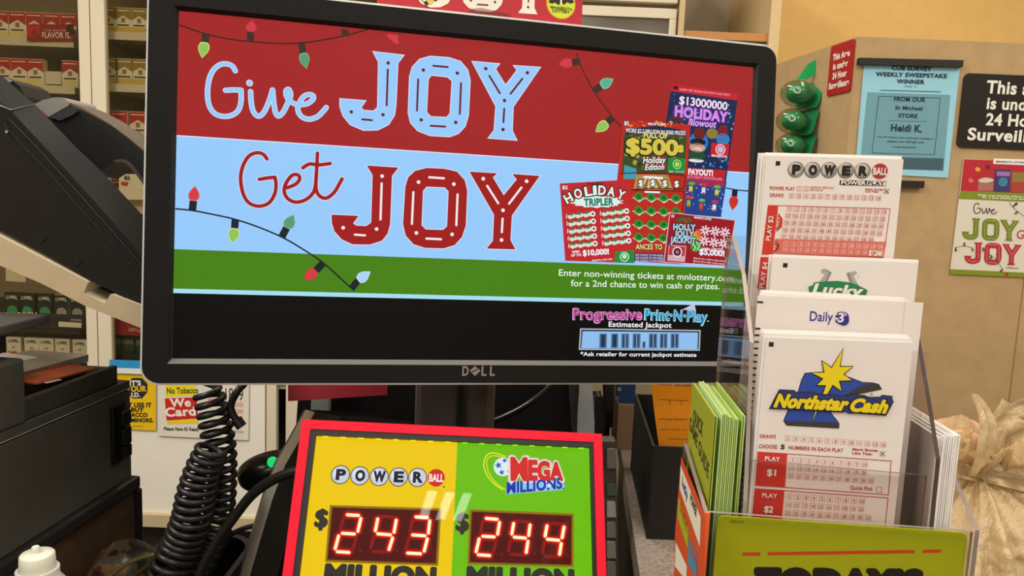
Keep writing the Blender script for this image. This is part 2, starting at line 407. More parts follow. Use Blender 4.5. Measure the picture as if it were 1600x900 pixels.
# shelf strips and small cards
def card(name, pts, y, m, label, cat, th=.0014):
    f = plane_y(y); b = MB(); b.prism(f, [f.uv(*p) for p in pts][::-1], -th, 0, m); return b, f, Art(b, f, .0005)
b, f, a = card('x', [(42, 38), (115, 38), (115, 64), (42, 64)], 2.497, mat('8E1A1E', .4), '', '')
a.zoom(0, 0, 4); a.poly([(165, 155), (255, 160), (245, 225), (170, 232)], mat('B9242A', .4), 1); a.poly([(185, 215), (215, 180), (250, 225)], mat('8E1A1E', .4), 2)
a.text('FLAVOR IS.', (266, 236), (442, 238), 34, mat('E8E0D8', .5), 2, .01); a.text('THE RECIPE', (272, 195), (415, 197), 11, mat('D8B8B0', .5), 2)
a.poly([(420, 152), (460, 152), (460, 215), (405, 235)], mat('3A1214', .4), 1)
tag(b.build('shelf_sign'), 'small red shelf sign reading FLAVOR IS. under the top packs', 'sign')
b, f, a = card('x', [(70, 111), (96, 112), (96, 132), (70, 131)], 2.53, mat('C9C2B2', .5), '', ''); tag(b.build('shelf_tag'), 'blank white card in the gap on the second shelf', 'card')
b, f, a = card('x', [(-40, 487), (134, 492), (134, 515), (-40, 510)], 2.498, mat('2B2A2E', .4), '', '')
a.zoom(0, 400, 4.5); a.text('CRUSH RECU', (-70, 432), (262, 430), 34, mat('E8E4DC', .5), 2, .03); a.poly([(412, 460), (575, 470), (572, 505), (412, 496)], mat('E6DFCF', .5), 1); a.poly([(497, 440), (575, 446), (575, 460), (497, 455)], mat('8E8C96', .5), 1); a.poly([(370, 410), (575, 420), (575, 436), (370, 428)], mat('34344E', .5), 1)
tag(b.build('shelf_strip'), 'black label strip with white lettering under the black packs', 'label strip')
b, f, a = card('x', [(170, 494), (300, 504), (300, 530), (170, 522)], 2.498, mat('8C1C1C', .45), '', ''); a.zoom(0, 400, 4.5); a.text('L&M Low', (905, 528), (1010, 536), 26, mat('E0C8BC', .5), 2)
tag(b.build('shelf_strip'), 'dark red label strip above the dark green packs', 'label strip')
b, f, a = card('x', [(171, 562), (300, 566), (300, 584), (171, 581)], 2.44, mat('2A8CC8', .45), '', ''); a.zoom(0, 400, 4.5); a.poly([(775, 785), (1100, 795), (1100, 835), (775, 822)], mat('D4DCDC', .5), 1)
tag(b.build('shelf_strip'), 'bright blue and white strip above the yellow notice', 'label strip')
b, f, a = card('x', [(9, 417), (40, 419), (40, 441), (9, 439)], 2.498, mat('D6CCB4', .5), '', ''); tag(b.build('price_tag'), 'pale price tag under the sloping beige edge', 'tag')
b, f, a = card('x', [(186, 272), (232, 272), (232, 312), (186, 312)], 2.47, mat('D8D2C4', .5), '', ''); a.zoom(0, 225, 4); a.text('MA', (778, 225), (815, 228), 28, mat('28242A', .5), 2, .03); a.poly([(755, 235), (805, 238), (795, 265), (758, 258)], mat('B5282A', .5), 1)
tag(b.build('shelf_sign'), 'white card with black letters seen through the arm opening', 'sign')
# notices on the lower panel
NY = CY-.0018
b, f, a = card('x', [(150, 578), (243.5, 583), (243.5, 673), (150, 668)], NY, mat('E0B714', .5), '', '')
a.zoom(0, 450, 4); a.poly([(795, 595), (828, 562), (888, 562), (922, 598), (922, 650), (888, 690), (828, 690), (795, 652)], mat('22222E', .5), 1)
yk = mat('1A1814', .6)
a.text("IT'S", (812, 607), (882, 607), 28, mat('ECE6DA', .5), 2, .04); a.text('YOUR', (790, 646), (916, 646), 34, mat('E0B714', .5), 2, .04); a.text('I.D.', (824, 680), (876, 680), 26, mat('ECE6DA', .5), 2, .04)
a.text("DON'T USE IT", (708, 742), (948, 744), 26, yk, 2, .04); a.text('TO BUY', (748, 770), (900, 772), 24, yk, 2, .04); a.text('TOBACCO', (752, 803), (922, 804), 24, yk, 2, .04); a.text('FOR MINORS.', (742, 837), (960, 838), 24, yk, 2, .04); a.text('www.', (828, 865), (895, 866), 8, yk, 2, 0)
tag(b.build('notice'), "yellow notice reading IT'S YOUR I.D. on the white lower panel", 'notice')
b, f, a = card('x', [(248, 597), (389, 597), (388, 688), (248, 681)], NY, mat('DCD5C8', .5), '', '')
a.zoom(0, 450, 4); a.poly([(1035, 560), (1225, 560), (1225, 668), (1035, 680)], mat('E2D21E', .5), 1); a.text('No Tobacco', (1046, 660), (1240, 656), 36, yk, 2, .02); a.text('Under 18', (1060, 606), (1230, 602), 34, yk, 2, .02)
a.poly([(1030, 690), (1230, 682), (1238, 815), (1042, 828)], mat('C4231F', .5), 1); a.poly([(1042, 830), (1238, 816), (1240, 845), (1050, 852)], mat('E2C81E', .5), 1)
a.text('We', (1065, 742), (1195, 738), 48, mat('EAE2D6', .5), 2, .04); a.text('Card', (1036, 802), (1225, 794), 52, mat('EAE2D6', .5), 2, .04)
a.text('Please Have ID Ready', (1025, 888), (1245, 893), 20, yk, 2, .03)
a.text('1899', (1410, 700), (1520, 704), 76, mat('3A3630', .6), 2, 0); a.poly([(1300, 690), (1375, 690), (1375, 735), (1300, 735)], mat('C98A80', .5), 1)
for j in range(3): a.poly([(1455, 715+j*42), (1520, 717+j*42), (1520, 742+j*42), (1455, 740+j*42)], mat('D8A49A', .5), 1)
a.poly([(1425, 845), (1515, 848), (1515, 868), (1425, 866)], mat('E2C81E', .5), 1); a.text('thank you', (1430, 900), (1520, 905), 16, mat('6A645C', .6), 2, 0)
tag(b.build('notice'), 'white and yellow We Card age notice behind the coiled cord', 'notice')

# drawers and open cubby above the monitor's right half
dc = thing('drawer_cabinet', 'cream cabinet with drawers and a dark glass front above the monitor', 'cabinet', (.2, CY, 0))
dx0 = X(700, 20); dx1 = X(1061, 20)
zs1 = Zz(980, 8.5); zs2 = Zz(980, 26); zs3 = Zz(980, 55)
b = MB(); b.box((dx0, CY+.03, 0), (dx1, 2.97, 2.35), mat('8C7D64', .7)); b.build('body', dc)
b = MB(); b.box((dx0, CY, zs1+.012), (dx1-.005, CY+.03, zs1+.16), cream); b.build('drawer', dc, bevel=.003)
d = MB(); m_ = X(1046, 40)
d.box((dx0, CY+.004, zs2), (dx1-.005, CY+.03, zs1-.003), cream); d.box((m_, CY+.004, zs3-.5), (dx1-.005, CY+.03, zs2), cream); d.box((dx0, CY+.004, zs3-.54), (dx1-.005, CY+.03, zs3-.5), cream)
dd = d.build('door', dc, bevel=.002)
g = MB(); g.box((dx0, CY+.012, zs3-.5), (m_, CY+.016, zs2), mat('5A5040', .15, spec=.6)); g.build('pane', dd)
cu = thing('shelf_unit', 'tall cream open shelf unit with an orange wooden shelf edge', 'shelf unit', (.65, CY, 0))
cx0 = X(1061, 20); cx1 = X(1069, 20); cx2 = X(1203, 20); cx3 = X(1219, 20)
post = mat('C2AD84', .6)
b = MB(); b.box((cx0, CY-.01, 0), (cx1, 2.97, 2.35), post); b.build('side_panel', cu)
b = MB(); b.box((cx2, CY-.01, 0), (cx3, 2.97, 2.35), mat('CDB68A', .6)); b.build('side_panel', cu)
b = MB(); b.box((cx1, 2.93, 0), (cx2, 2.96, 2.35), mat('B0A590', .7)); b.build('back_panel', cu)
zw = Zz(1130, 50)
for dz in (0, .42):
    s = MB(); s.box((cx1, CY+.005, zw-.022-dz), (cx2, 2.93, zw-dz), mat('A9A08C', .6)); s.box((cx1, CY, zw-.024-dz), (cx2, CY+.005, zw-dz), mat('B9814A', .5)); s.build('shelf', cu)
# ------------------------------------------------------------------ monitor
MO = CAM + Vector((-.28888, .64232, .14571))
MF0 = Frame(MO, (.5188469, .1128163, -.0056017), (-.00185, .0272872, .2914454))   # origin: top left of the lit screen
SW, SH = .531, .2927
MF = Frame(MF0.P(SW/2, -SH/2, 0), MF0.e1, MF0.up)
bz = mat('151413', .6, spec=.14, noise_=.06, nscale=300); silver = mat('D6D4D0', .3, .35); blackp = mat('171615', .5)
mon = thing('computer_monitor', 'wide black monitor showing the Give JOY Get JOY holiday lottery advert', 'monitor', frame=MF)
bw, bt, bb = .0225, .0205, .0205; h, w = SH/2, SW/2
rec = .0045
b = MB(); out = rrect(-w-bw, -h-bb, w+bw, h+bt, .014, 8)
hole = [(-w-.003, -h-.004), (w+.003, -h-.004), (w+.003, h+.003), (-w-.003, h+.003)]
b.prism(MF, out, -.012, rec, bz, [hole]); b.build('bezel', mon, bevel=.0012)
b = MB(); b.prism(MF, rrect(-w-bw-.0026, -h-bb-.0024, w+bw+.0026, h+bt+.0034, .0155, 8), -.019, -.0005, silver); b.build('outer_rim', mon, bevel=.0012)
b = MB()   # inner lip: light from above painted in, bottom bevel grey, other sides dark
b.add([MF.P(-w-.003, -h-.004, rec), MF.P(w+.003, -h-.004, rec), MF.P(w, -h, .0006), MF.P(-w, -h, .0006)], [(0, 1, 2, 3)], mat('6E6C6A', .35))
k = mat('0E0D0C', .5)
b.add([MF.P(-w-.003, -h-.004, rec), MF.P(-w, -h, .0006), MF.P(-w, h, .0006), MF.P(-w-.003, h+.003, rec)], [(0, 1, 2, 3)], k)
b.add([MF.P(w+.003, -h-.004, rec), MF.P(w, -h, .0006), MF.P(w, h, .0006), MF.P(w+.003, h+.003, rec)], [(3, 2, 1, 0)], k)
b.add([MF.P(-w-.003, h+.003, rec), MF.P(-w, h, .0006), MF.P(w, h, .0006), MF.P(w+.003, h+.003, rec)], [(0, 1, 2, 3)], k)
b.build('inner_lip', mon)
b = MB(); b.prism(MF, rrect(-w-.01, -h-.008, w+.01, h+.008, .02), -.045, -.018, blackp); b.prism(MF, rrect(-w*.6, -h*.6, w*.6, h*.6, .02), -.062, -.044, blackp); b.build('rear_housing', mon, bevel=.006)
b = MB(); a = Art(b, MF.off(rec), .0001); lg = mat('8A857C', .35, .3)
for t, p in (('D', 722), ('E', 0), ('L', 752), ('L', 765)):
    if p: a.text(t, (p, 586.5), (p+(10 if t == 'D' else 8), 586.7), 14, lg, 1, .03)
a.poly([(734, 579), (742, 572), (751, 579), (742, 587.5)], lg, 1); a.stroke([(738, 581), (746, 577)], 1.6, bz, 2, smooth=False)
b.build('logo', mon)
# the picture on the screen
b = MB(); a = Art(b, MF, .00008)
V = lambda t: h-SH*t
RED, BLU, GRN, BLK = E('A32424'), E('97CAFB'), E('47800F'), E('060504', .6)
PAL, DRK, TXR, LAV = E('DFE3F8'), E('6B1420'), E('A01A1A'), E('C8D0F4')
a.urect(-w, V(.355), w, V(0), RED, 0); a.urect(-w, V(.683), w, V(.355), BLU, 0); a.urect(-w, V(.797), w, V(.683), GRN, 0)
a.urect(-w, V(.810), w, V(.797), E('A6DDF0'), 0); a.urect(-w, V(1), w, V(.810), BLK, 0); a.urect(-w, V(.3575), w, V(.3545), PAL, 1)
SOCK, WIRE = E('3A2C2A'), E('3A1E1C'); CW = E('1A2028')
cR, cL, cG, cB = E('CF3A48'), E('92C25A'), E('549C76'), E('A8D4F4'); oR, oL, oG = E('C23444'), E('CEDC80'), E('88A878')
a.zoom(270, 0, 3.6); a.stroke([(40, 142), (120, 170), (185, 190), (300, 217), (420, 232), (600, 245), (740, 240), (860, 222), (970, 200), (1080, 170)], 8, WIRE, 2)
a.stroke([(1080, 170), (1110, 160), (1128, 156)], 8, WIRE, 2)
a.bulb((188, 190), (180, 238), (165, 328), 66, cL, oL, SOCK); a.bulb((436, 234), (438, 180), (446, 112), 62, cR, oR, SOCK); a.bulb((722, 243), (733, 298), (752, 388), 60, cG, oG, SOCK)
a.poly([(945, 163), (985, 168), (995, 203), (955, 205)], SOCK, 3)
a.zoom(500, 0, 3.6); a.poly([(372, 190), (440, 197), (442, 250), (415, 240), (385, 215)], cR, 3)
a.zoom(860, 80, 4.5); a.stroke([(186, 22), (205, 85), (255, 190), (310, 290), (370, 375), (430, 455), (490, 528)], 8, WIRE, 2)
a.bulb((208, 72), (152, 80), (55, 92), 74, cR, oR, SOCK); a.bulb((310, 280), (355, 245), (443, 195), 76, E('5AAE94'), E('8CC4A0'), SOCK); a.bulb((440, 465), (398, 502), (316, 570), 76, cL, oL, SOCK)
a.zoom(860, 260, 4.5); a.stroke([(1236, 152), (1310, 166), (1390, 173)], 8, CW, 2); a.bulb((1298, 164), (1292, 212), (1278, 310), 66, E('CC2A22'), E('D04A3A'), CW)
a.zoom(270, 220, 3.6); a.stroke([(18, 383), (110, 392), (230, 415), (350, 442), (480, 485), (620, 545), (740, 615), (850, 690), (950, 780), (1020, 842)], 9, CW, 2)
a.bulb((110, 394), (116, 338), (125, 253), 66, E('D63A40'), E('E06A6A'), CW); a.bulb((352, 442), (348, 492), (335, 578), 66, cL, oL, CW); a.bulb((612, 544), (640, 490), (682, 416), 66, cG, oG, CW)
a.bulb((848, 685), (805, 730), (738, 782), 66, E('D63A40'), E('C23A38'), CW); a.bulb((1008, 828), (1042, 785), (1112, 735), 62, cB, E('CFE4F4'), CW)
# handwriting
def cursive(strokes, dot, wd, fill, rim, rw):
    for i, st in enumerate(strokes):
        a.stroke(st, wd+rw, rim, 4, 8)
    for st in strokes: a.stroke(st, wd, fill, 5, 8)
    if dot: a.disc(dot[:2], dot[2]+rw/2, rim, 4); a.disc(dot[:2], dot[2]-2, fill, 5)
a.zoom(310, 80, 6.957)
cursive([[(402, 215), (368, 162), (300, 138), (228, 152), (160, 212), (115, 320), (100, 470), (122, 600), (182, 680), (280, 710), (380, 690), (442, 630), (465, 530), (464, 424)], [(464, 424), (380, 422), (295, 426)],
         [(568, 440), (575, 560), (600, 660), (655, 708), (715, 660), (770, 540), (806, 422)], [(806, 422), (820, 560), (840, 670), (875, 705), (930, 650), (985, 530), (1003, 470), (985, 418), (955, 430), (955, 480), (985, 530), (1030, 565), (1075, 585)],
         [(1105, 582), (1180, 572), (1240, 530), (1250, 490), (1212, 472), (1150, 490), (1100, 560), (1082, 640), (1120, 710), (1200, 740), (1290, 715), (1350, 660), (1390, 612)]], (557, 347, 30), 44, BLU, PAL, 14)
a.zoom(270, 220, 3.6)
cursive([[(530, 102), (508, 76), (470, 68), (425, 90), (392, 150), (382, 220), (397, 300), (430, 350), (485, 368), (540, 350), (573, 300), (581, 245), (574, 205)], [(574, 205), (530, 210), (487, 217)],
         [(642, 265), (690, 245), (714, 215), (703, 192), (670, 196), (637, 240), (627, 285), (647, 325), (690, 345), (740, 335), (780, 305), (800, 265), (808, 180), (814, 70)], [(808, 180), (806, 270), (828, 312), (865, 322), (908, 290), (938, 240), (952, 215)], [(732, 152), (770, 131), (820, 136), (885, 128)]], None, 21, TXR, PAL, 7)
# JOY lettering
def grow(pts, d):
    A = sum(pts[i][0]*pts[(i+1) % len(pts)][1]-pts[(i+1) % len(pts)][0]*pts[i][1] for i in range(len(pts)))
    if A < 0: d = -d
    o = []
    for i in range(len(pts)):
        p, q, r = Vector(pts[i-1]), Vector(pts[i]), Vector(pts[(i+1) % len(pts)])
        e, f = (q-p).normalized(), (r-q).normalized(); n = Vector((e.y, -e.x))+Vector((f.y, -f.x))
        n = n.normalized()*min(2.0, 1/max(.35, n.length/2)); o.append(tuple(q+n*d))
    return o
J1 = [(300, 292), (470, 312), (437, 355), (426, 590), (418, 648), (385, 700), (325, 730), (245, 732), (170, 700), (130, 650), (113, 600), (113, 557), (255, 568), (228, 607), (245, 622), (300, 627), (325, 605), (330, 350)]
O1 = [(505, 430), (520, 378), (560, 335), (620, 318), (725, 326), (790, 347), (830, 395), (843, 455), (833, 650), (815, 710), (778, 750), (730, 768), (620, 762), (550, 735), (510, 690), (497, 635)]
O1h = [(607, 445), (625, 422), (718, 432), (744, 455), (733, 638), (713, 662), (622, 658), (598, 632)]
Y1 = [(857, 347), (1008, 360), (985, 388), (1043, 482), (1110, 395), (1090, 370), (1237, 380), (1085, 600), (1080, 735), (1105, 788), (948, 776), (980, 735), (990, 598)]
J2 = [(325, 83), (545, 97), (500, 155), (487, 490), (470, 555), (430, 605), (345, 632), (225, 630), (150, 595), (100, 540), (82, 480), (80, 424), (268, 432), (230, 485), (250, 500), (320, 503), (355, 480), (365, 150)]
O2 = [(592, 230), (612, 165), (660, 120), (740, 100), (860, 105), (950, 125), (1005, 185), (1022, 260), (1012, 500), (985, 580), (935, 635), (860, 658), (730, 655), (650, 630), (595, 570), (576, 490)]
O2h = [(715, 258), (740, 230), (865, 235), (892, 262), (882, 505), (855, 530), (735, 527), (705, 498)]
Y2 = [(1037, 125), (1232, 137), (1200, 165), (1275, 290), (1365, 180), (1335, 142), (1525, 155), (1332, 430), (1322, 600), (1357, 666), (1155, 660), (1200, 605), (1208, 425)]
def joy(J, O, Oh, Y, fill, rim, g, det, dots, lines, r, lw):
    for P in (J, Y): a.poly(grow(P, g), rim, 4); a.poly(P, fill, 5)
    a.poly(grow(O, g), rim, 4, [grow(Oh, -g)]); a.poly(O, fill, 5, [Oh])
    for d in dots: a.disc(d, r, det, 6, 12)
    for l in lines: a.stroke(l, lw, det, 6, smooth=False)
a.zoom(500, 0, 3.6)
joy(J1, O1, O1h, Y1, BLU, PAL, 4, DRK, [(383, 355), (176, 630), (354, 646), (581, 395), (772, 412), (569, 675), (763, 689), (932, 387), (1166, 410), (1037, 566), (1029, 729)],
    [[(381, 392), (375, 593)], [(237, 672), (293, 677)], [(637, 371), (718, 378)], [(622, 708), (704, 713)], [(552, 447), (545, 623)], [(793, 468), (786, 641)], [(952, 427), (1011, 525)], [(1138, 443), (1071, 528)], [(1036, 612), (1031, 688)]], 10, 11)
a.zoom(500, 240, 4.444)
joy(J2, O2, O2h, Y2, TXR, PAL, 5, E('F2ECEA'), [(431, 157), (161, 515), (393, 524), (684, 198), (929, 212), (669, 551), (917, 561), (1133, 175), (1434, 192), (1270, 394), (1260, 600)],
    [[(428, 207), (420, 458)], [(242, 563), (313, 568)], [(758, 165), (860, 172)], [(738, 590), (840, 595)], [(648, 268), (638, 488)], [(955, 284), (946, 498)], [(1160, 224), (1237, 345)], [(1398, 236), (1312, 348)], [(1267, 452), (1262, 546)]], 13, 15)
# four tickets on the screen
WH = E('EDEAF4')
a.zoom(0, 0, 1)
t1 = [(1048.9, 131.6), (1153.3, 146.7), (1126, 339), (1020, 331)]
a.poly(t1, E('1C2750'), 8)
a.poly([(1048.9, 131.6), (1153.3, 146.7), (1151.8, 157.5), (1046.8, 142.5)], E('C4202C'), 9)
a.zoom(860, 80, 4.5)
a.sq((878, 258), 34, E('3A1018'), 10, h=24); a.text('HURRY! GET HOLIDAY BLOWOUT CASH PARTY', (905, 276), (1262, 318), 14, E('E8A0B0'), 10, .02)
random.seed(3)
for i in range(46):
    x = random.uniform(840, 1290); y = random.uniform(300, 510) + (x-850)*.14
    a.sq((x, y), random.uniform(6, 16), E(random.choice(['3F8FA8', '5CB4B8', '2F5E98', '8FD0CC'])), 9, h=random.uniform(4, 14))
a.text('$13000000', (903, 372), (1238, 416), 52, E('F2D8F0'), 11, .03)
a.text('HOLIDAY', (868, 455), (1242, 500), 66, E('6A2A96'), 11, .11); a.text('HOLIDAY', (872, 455), (1240, 500), 64, E('D690E8'), 12, .045)
a.text('Blowout', (962, 522), (1160, 538), 46, E('3A2A80'), 12, .1, .2); a.text('Blowout', (965, 522), (1158, 538), 44, E('E0A8EC'), 13, .03, .2)
for c, (x, y), rx, ry in (('5A2420', (880, 480), 50, 22), ('6A221E', (1045, 580), 44, 44), ('8A7A3A', (1135, 580), 44, 36), ('7A1E22', (1208, 580), 40, 60), ('1F78C8', (1040, 640), 70, 70), ('2A7FC4', (1210, 620), 50, 40)):
    a.disc((x, y), rx, E(c), 10 if c != '1F78C8' else 9, 16, ry)
for c, (x, y), rx, ry in (('141A24', (1035, 640), 58, 24), ('C89A80', (1030, 680), 58, 32), ('E8DCD8', (1032, 690), 36, 12), ('1E4A2E', (1025, 735), 62, 34), ('E8E4EC', (1022, 770), 56, 12)):
    a.disc((x, y), rx, E(c), 12, 18, ry)
for i in range(26):
    x = random.uniform(990, 1250); y = random.uniform(760, 820) + random.choice([0, 0, -60]); a.sq((x, y), random.uniform(6, 16), E(random.choice(['3F8FC8', '5CB4D8', '2A60A8'])), 9)
a.poly([(1130, 645), (1255, 655), (1245, 750), (1122, 738)], E('C81E2C'), 12); a.disc((1192, 693), 36, E('E8D8E4'), 13); a.disc((1192, 693), 29, E('C81E2C'), 14); a.disc((1192, 693), 22, E('C8B8D8'), 15)
a.text('MINNESOTA', (1130, 742), (1240, 752), 14, WH, 13, .02)
a.poly([(960, 820), (1232, 838), (1214, 960), (940, 940)], E('B81E28'), 11); a.text('PAYOUT!', (966, 866), (1138, 878), 36, WH, 13, .05); a.text('LET’S PARTY WITH DOLLARS', (958, 893), (1205, 910), 17, E('E890C0'), 13, .02)
a.zoom(860, 260, 4.5)
a.poly([(950, 90), (1236, 106), (1195, 357), (925, 335)], E('1F3F86'), 11)
for i, (x, y) in enumerate([(990, 120), (1080, 130), (1172, 145), (975, 220), (1062, 240), (1155, 250)]):
    c = ['5AAE3A', 'C83030', '5AAE3A', 'C83030', '5AAE3A', 'C83030'][i]; a.disc((x, y), 26, E(c), 12, 10, 12)
    a.sq((x-6, y+40), 26, E(['D8C040', 'E8E0E8', 'C8D040', '88B838', 'C84A30', 'E8E0E0'][i]), 12, h=40); a.sq((x-6, y+62), 16, E('A83030'), 13, h=16)
for i in range(30):
    a.disc((random.uniform(955, 1215), random.uniform(110, 330)), 5, E(random.choice(['5AA0D8', 'A8C8E8'])), 12, 6)
# second ticket
a.zoom(0, 0, 1); a.poly([(973.3, 188.4), (1078.2, 195.1), (1063, 413), (950, 406)], E('B82A1C'), 16)
a.zoom(860, 80, 4.5)
for i in range(60):
    a.disc((random.uniform(512, 975), random.uniform(495, 530)+0), 6, E(random.choice(['E07820', 'D8452A', 'F0A040', '902018'])), 17, 6)
a.poly([(512, 600), (560, 575), (900, 590), (955, 612), (935, 870), (850, 860), (500, 850)], E('3C4A22'), 17)
for i in range(40):
    a.disc((random.uniform(520, 930), random.uniform(600, 850)), random.uniform(8, 22), E(random.choice(['6E7A34', '8E8838', '2A3A1C', '52681E', 'A09A48'])), 18, 8)
a.poly([(520, 570), (560, 545), (740, 525), (900, 550), (952, 575), (948, 608), (880, 585), (740, 560), (580, 572), (522, 596)], E('1E2A40'), 19)
a.text('MORE $2.2 MILLION IN $500 PRIZES', (530, 572), (945, 592), 26, E('D8E4F0'), 20, .02)
a.sq((530, 508), 36, E('3A3A60'), 18, h=30); a.text('$5', (516, 520), (546, 522), 24, WH, 19, .03); a.text('WIN UP TO $50K', (680, 520), (805, 524), 14, WH, 19, .03)
a.text('FULL OF', (650, 608), (820, 616), 36, E('2A3A14'), 20, .1); a.text('FULL OF', (652, 608), (818, 616), 34, E('E8DC90'), 21, .04)
a.text('$500', (528, 718), (892, 732), 98, E('2A2A10'), 20, .12); a.text('$500', (534, 716), (888, 730), 94, E('D6C24A'), 21, .06); a.text('s', (892, 708), (930, 710), 62, E('D6C24A'), 21, .05)
a.poly([(640, 750), (800, 735), (815, 830), (660, 840)], E('A8242A'), 20)
a.text('Holiday', (642, 790), (805, 788), 44, E('1A1A1A'), 21, .1, .2); a.text('Holiday', (645, 789), (803, 787), 42, E('F0E8E0'), 22, .03, .2); a.text('Edition', (656, 838), (796, 834), 40, E('1A1A1A'), 21, .1, .2); a.text('Edition', (659, 837), (794, 833), 38, E('F0E8E0'), 22, .03, .2)
a.poly([(826, 750), (948, 758), (940, 850), (820, 845)], E('1E8A38'), 20); a.ring((885, 797), 26, 32, E('A8E090'), 22); a.disc((885, 797), 18, E('B0D840'), 22); a.text('2ND CHANCE', (826, 853), (936, 858), 12, E('A8E0C8'), 21, .02)
a.poly([(516, 800), (600, 828), (600, 900), (510, 900)], E('3E9AB0'), 18)
a.zoom(860, 260, 4.5)
a.poly([(600, 60), (820, 60), (860, 165), (580, 160)], E('B08A4A'), 18)
for i in range(9):
    x = 600+i*28; a.poly([(700+(x-700)*.3, 62), (708+(x-700)*.3, 62), (x+10, 160), (x-6, 160)], E('E0C890' if i % 2 else '8A5A30'), 19)
a.stroke([(490, 50), (700, 48), (925, 65), (942, 90), (932, 150), (905, 160), (700, 155), (580, 165)], 6, E('2A0E0A'), 20)
a.poly([(650, 68), (786, 76), (786, 92), (650, 84)], WH, 20)
for x, y in ((630, 138), (715, 136), (800, 140), (882, 144)): a.text('$', (x-17, y), (x+17, y+1), 42, E('1A1A1A'), 20, .1); a.text('$', (x-14, y-1), (x+14, y), 38, E('F0ECE0'), 21, .04)
a.poly([(658, 174), (766, 178), (766, 190), (658, 186)], WH, 20); a.stroke([(565, 168), (900, 175), (934, 200), (920, 330)], 5, E('2A0E0A'), 20)
for r_, y in enumerate((215, 310, 405, 498)):
    for c in range(4):
        x = 617+c*87-r_*0; yy = y+c*4
        if x > 830-(r_ > 1)*30 and r_ > 1: continue
        a.poly([(x-46, yy+4), (x-6, yy-4), (x+44, yy+8), (x+4, yy+38)], E('D8E8C8'), 20); a.blob([(x-34, yy+4), (x-14, yy-30), (x+10, yy-26), (x+34, yy+6), (x, yy+26)], E('2E8A30'), 21, 3); a.blob([(x-16, yy-2), (x, yy-18), (x+16, yy), (x, yy+12)], E('1C6422'), 22, 3)
a.text('ANCES TO', (592, 583), (785, 585), 36, E('3A0E08'), 21, .08); a.text('ANCES TO', (594, 582), (782, 584), 34, E('E8D890'), 22, .03)
a.poly([(585, 606), (800, 612), (790, 676), (583, 668)], E('4A2A58'), 20)
for i in range(3): a.text('2ND CHANCE TO WIN PRIZES', (592, 628+i*20), (788, 634+i*20), 13, E('C8C0D8'), 22, .03)
# third ticket
a.poly([(62, 122), (555, 94), (584, 680), (100, 664)], E('C0262A'), 24)
a.text('$2', (80, 160), (116, 162), 22, WH, 26, .03); a.text('OUR BEST', (250, 132), (370, 128), 14, E('1A0A0A'), 26, .03)
burst = []
for i in range(28):
    t = 2*math.pi*i/28; r_ = 1.0 if i % 2 else .82; burst.append((320+r_*195*math.cos(t), 250+r_*44*math.sin(t)))
a.poly(burst, E('DCEFE8'), 25)
arc = [(112, 262), (164, 236), (216, 222), (258, 212), (312, 204), (364, 206), (425, 214), (482, 236)]
for t, (x, y), ang in zip('HOLIDAY', [(112, 268), (172, 232), (240, 214), (296, 204), (330, 202), (392, 206), (456, 222)], (-.5, -.3, -.15, -.05, .05, .2, .4)):
    wd = 26 if t == 'I' else 54
    p1 = (x+wd*math.cos(ang), y+wd*math.sin(ang))
    a.text(t, (x-4, y), (p1[0]+4, p1[1]), 66, E('14201C'), 26, .075); a.text(t, (x, y-3), (p1[0], p1[1]-3), 60, E('E6F4EC'), 27, .03)
a.text('TRIPLER', (228, 280), (442, 274), 48, E('DFF2EA'), 27, .12); a.text('TRIPLER', (232, 278), (438, 272), 46, E('177A5E'), 28, .05)
for cx in (0, 1):
    for r_ in range(5):
        y = (345 if cx == 0 else 325)+r_*52; x = (145 if cx == 0 else 382)+r_*4; sl = -6
        for c in range(3):
            xx = x+c*54; yy = y+c*sl
            a.poly([(xx-28, yy+2), (xx+14, yy-12), (xx+28, yy-2), (xx+26, yy+14), (xx-12, yy+28), (xx-26, yy+18)], E('D2DCD0'), 26); a.poly([(xx-24, yy+0), (xx-4, yy-18), (xx+16, yy-12), (xx+6, yy+2)], E('2E7A3A'), 27)
        a.disc((x+148, y-10), 19, E('E8EEE6'), 26, 16); a.disc((x+148, y-10), 9, E('4A5A3A'), 27, 10)
        a.text('GAME', (x-34, y+18), (x-32, y-18), 3, WH, 26) if False else a.sq((x-36, y+6), 5, WH, 26, h=30)
a.text('WIN', (148, 612), (200, 606), 16, WH, 26, .04); a.text('UP TO', (142, 634), (212, 630), 16, WH, 26, .04); a.text('$10,000!', (226, 628), (405, 616), 36, WH, 26, .05)
a.poly([(450, 600), (580, 588), (584, 680), (446, 676)], E('1E8A38'), 26); a.ring((515, 636), 27, 33, E('D8F0D8'), 27); a.disc((515, 632), 18, E('B8E8C0'), 27); a.text('MINNESOTA LOTTERY TICKET', (290, 668), (432, 658), 11, WH, 26, .02)
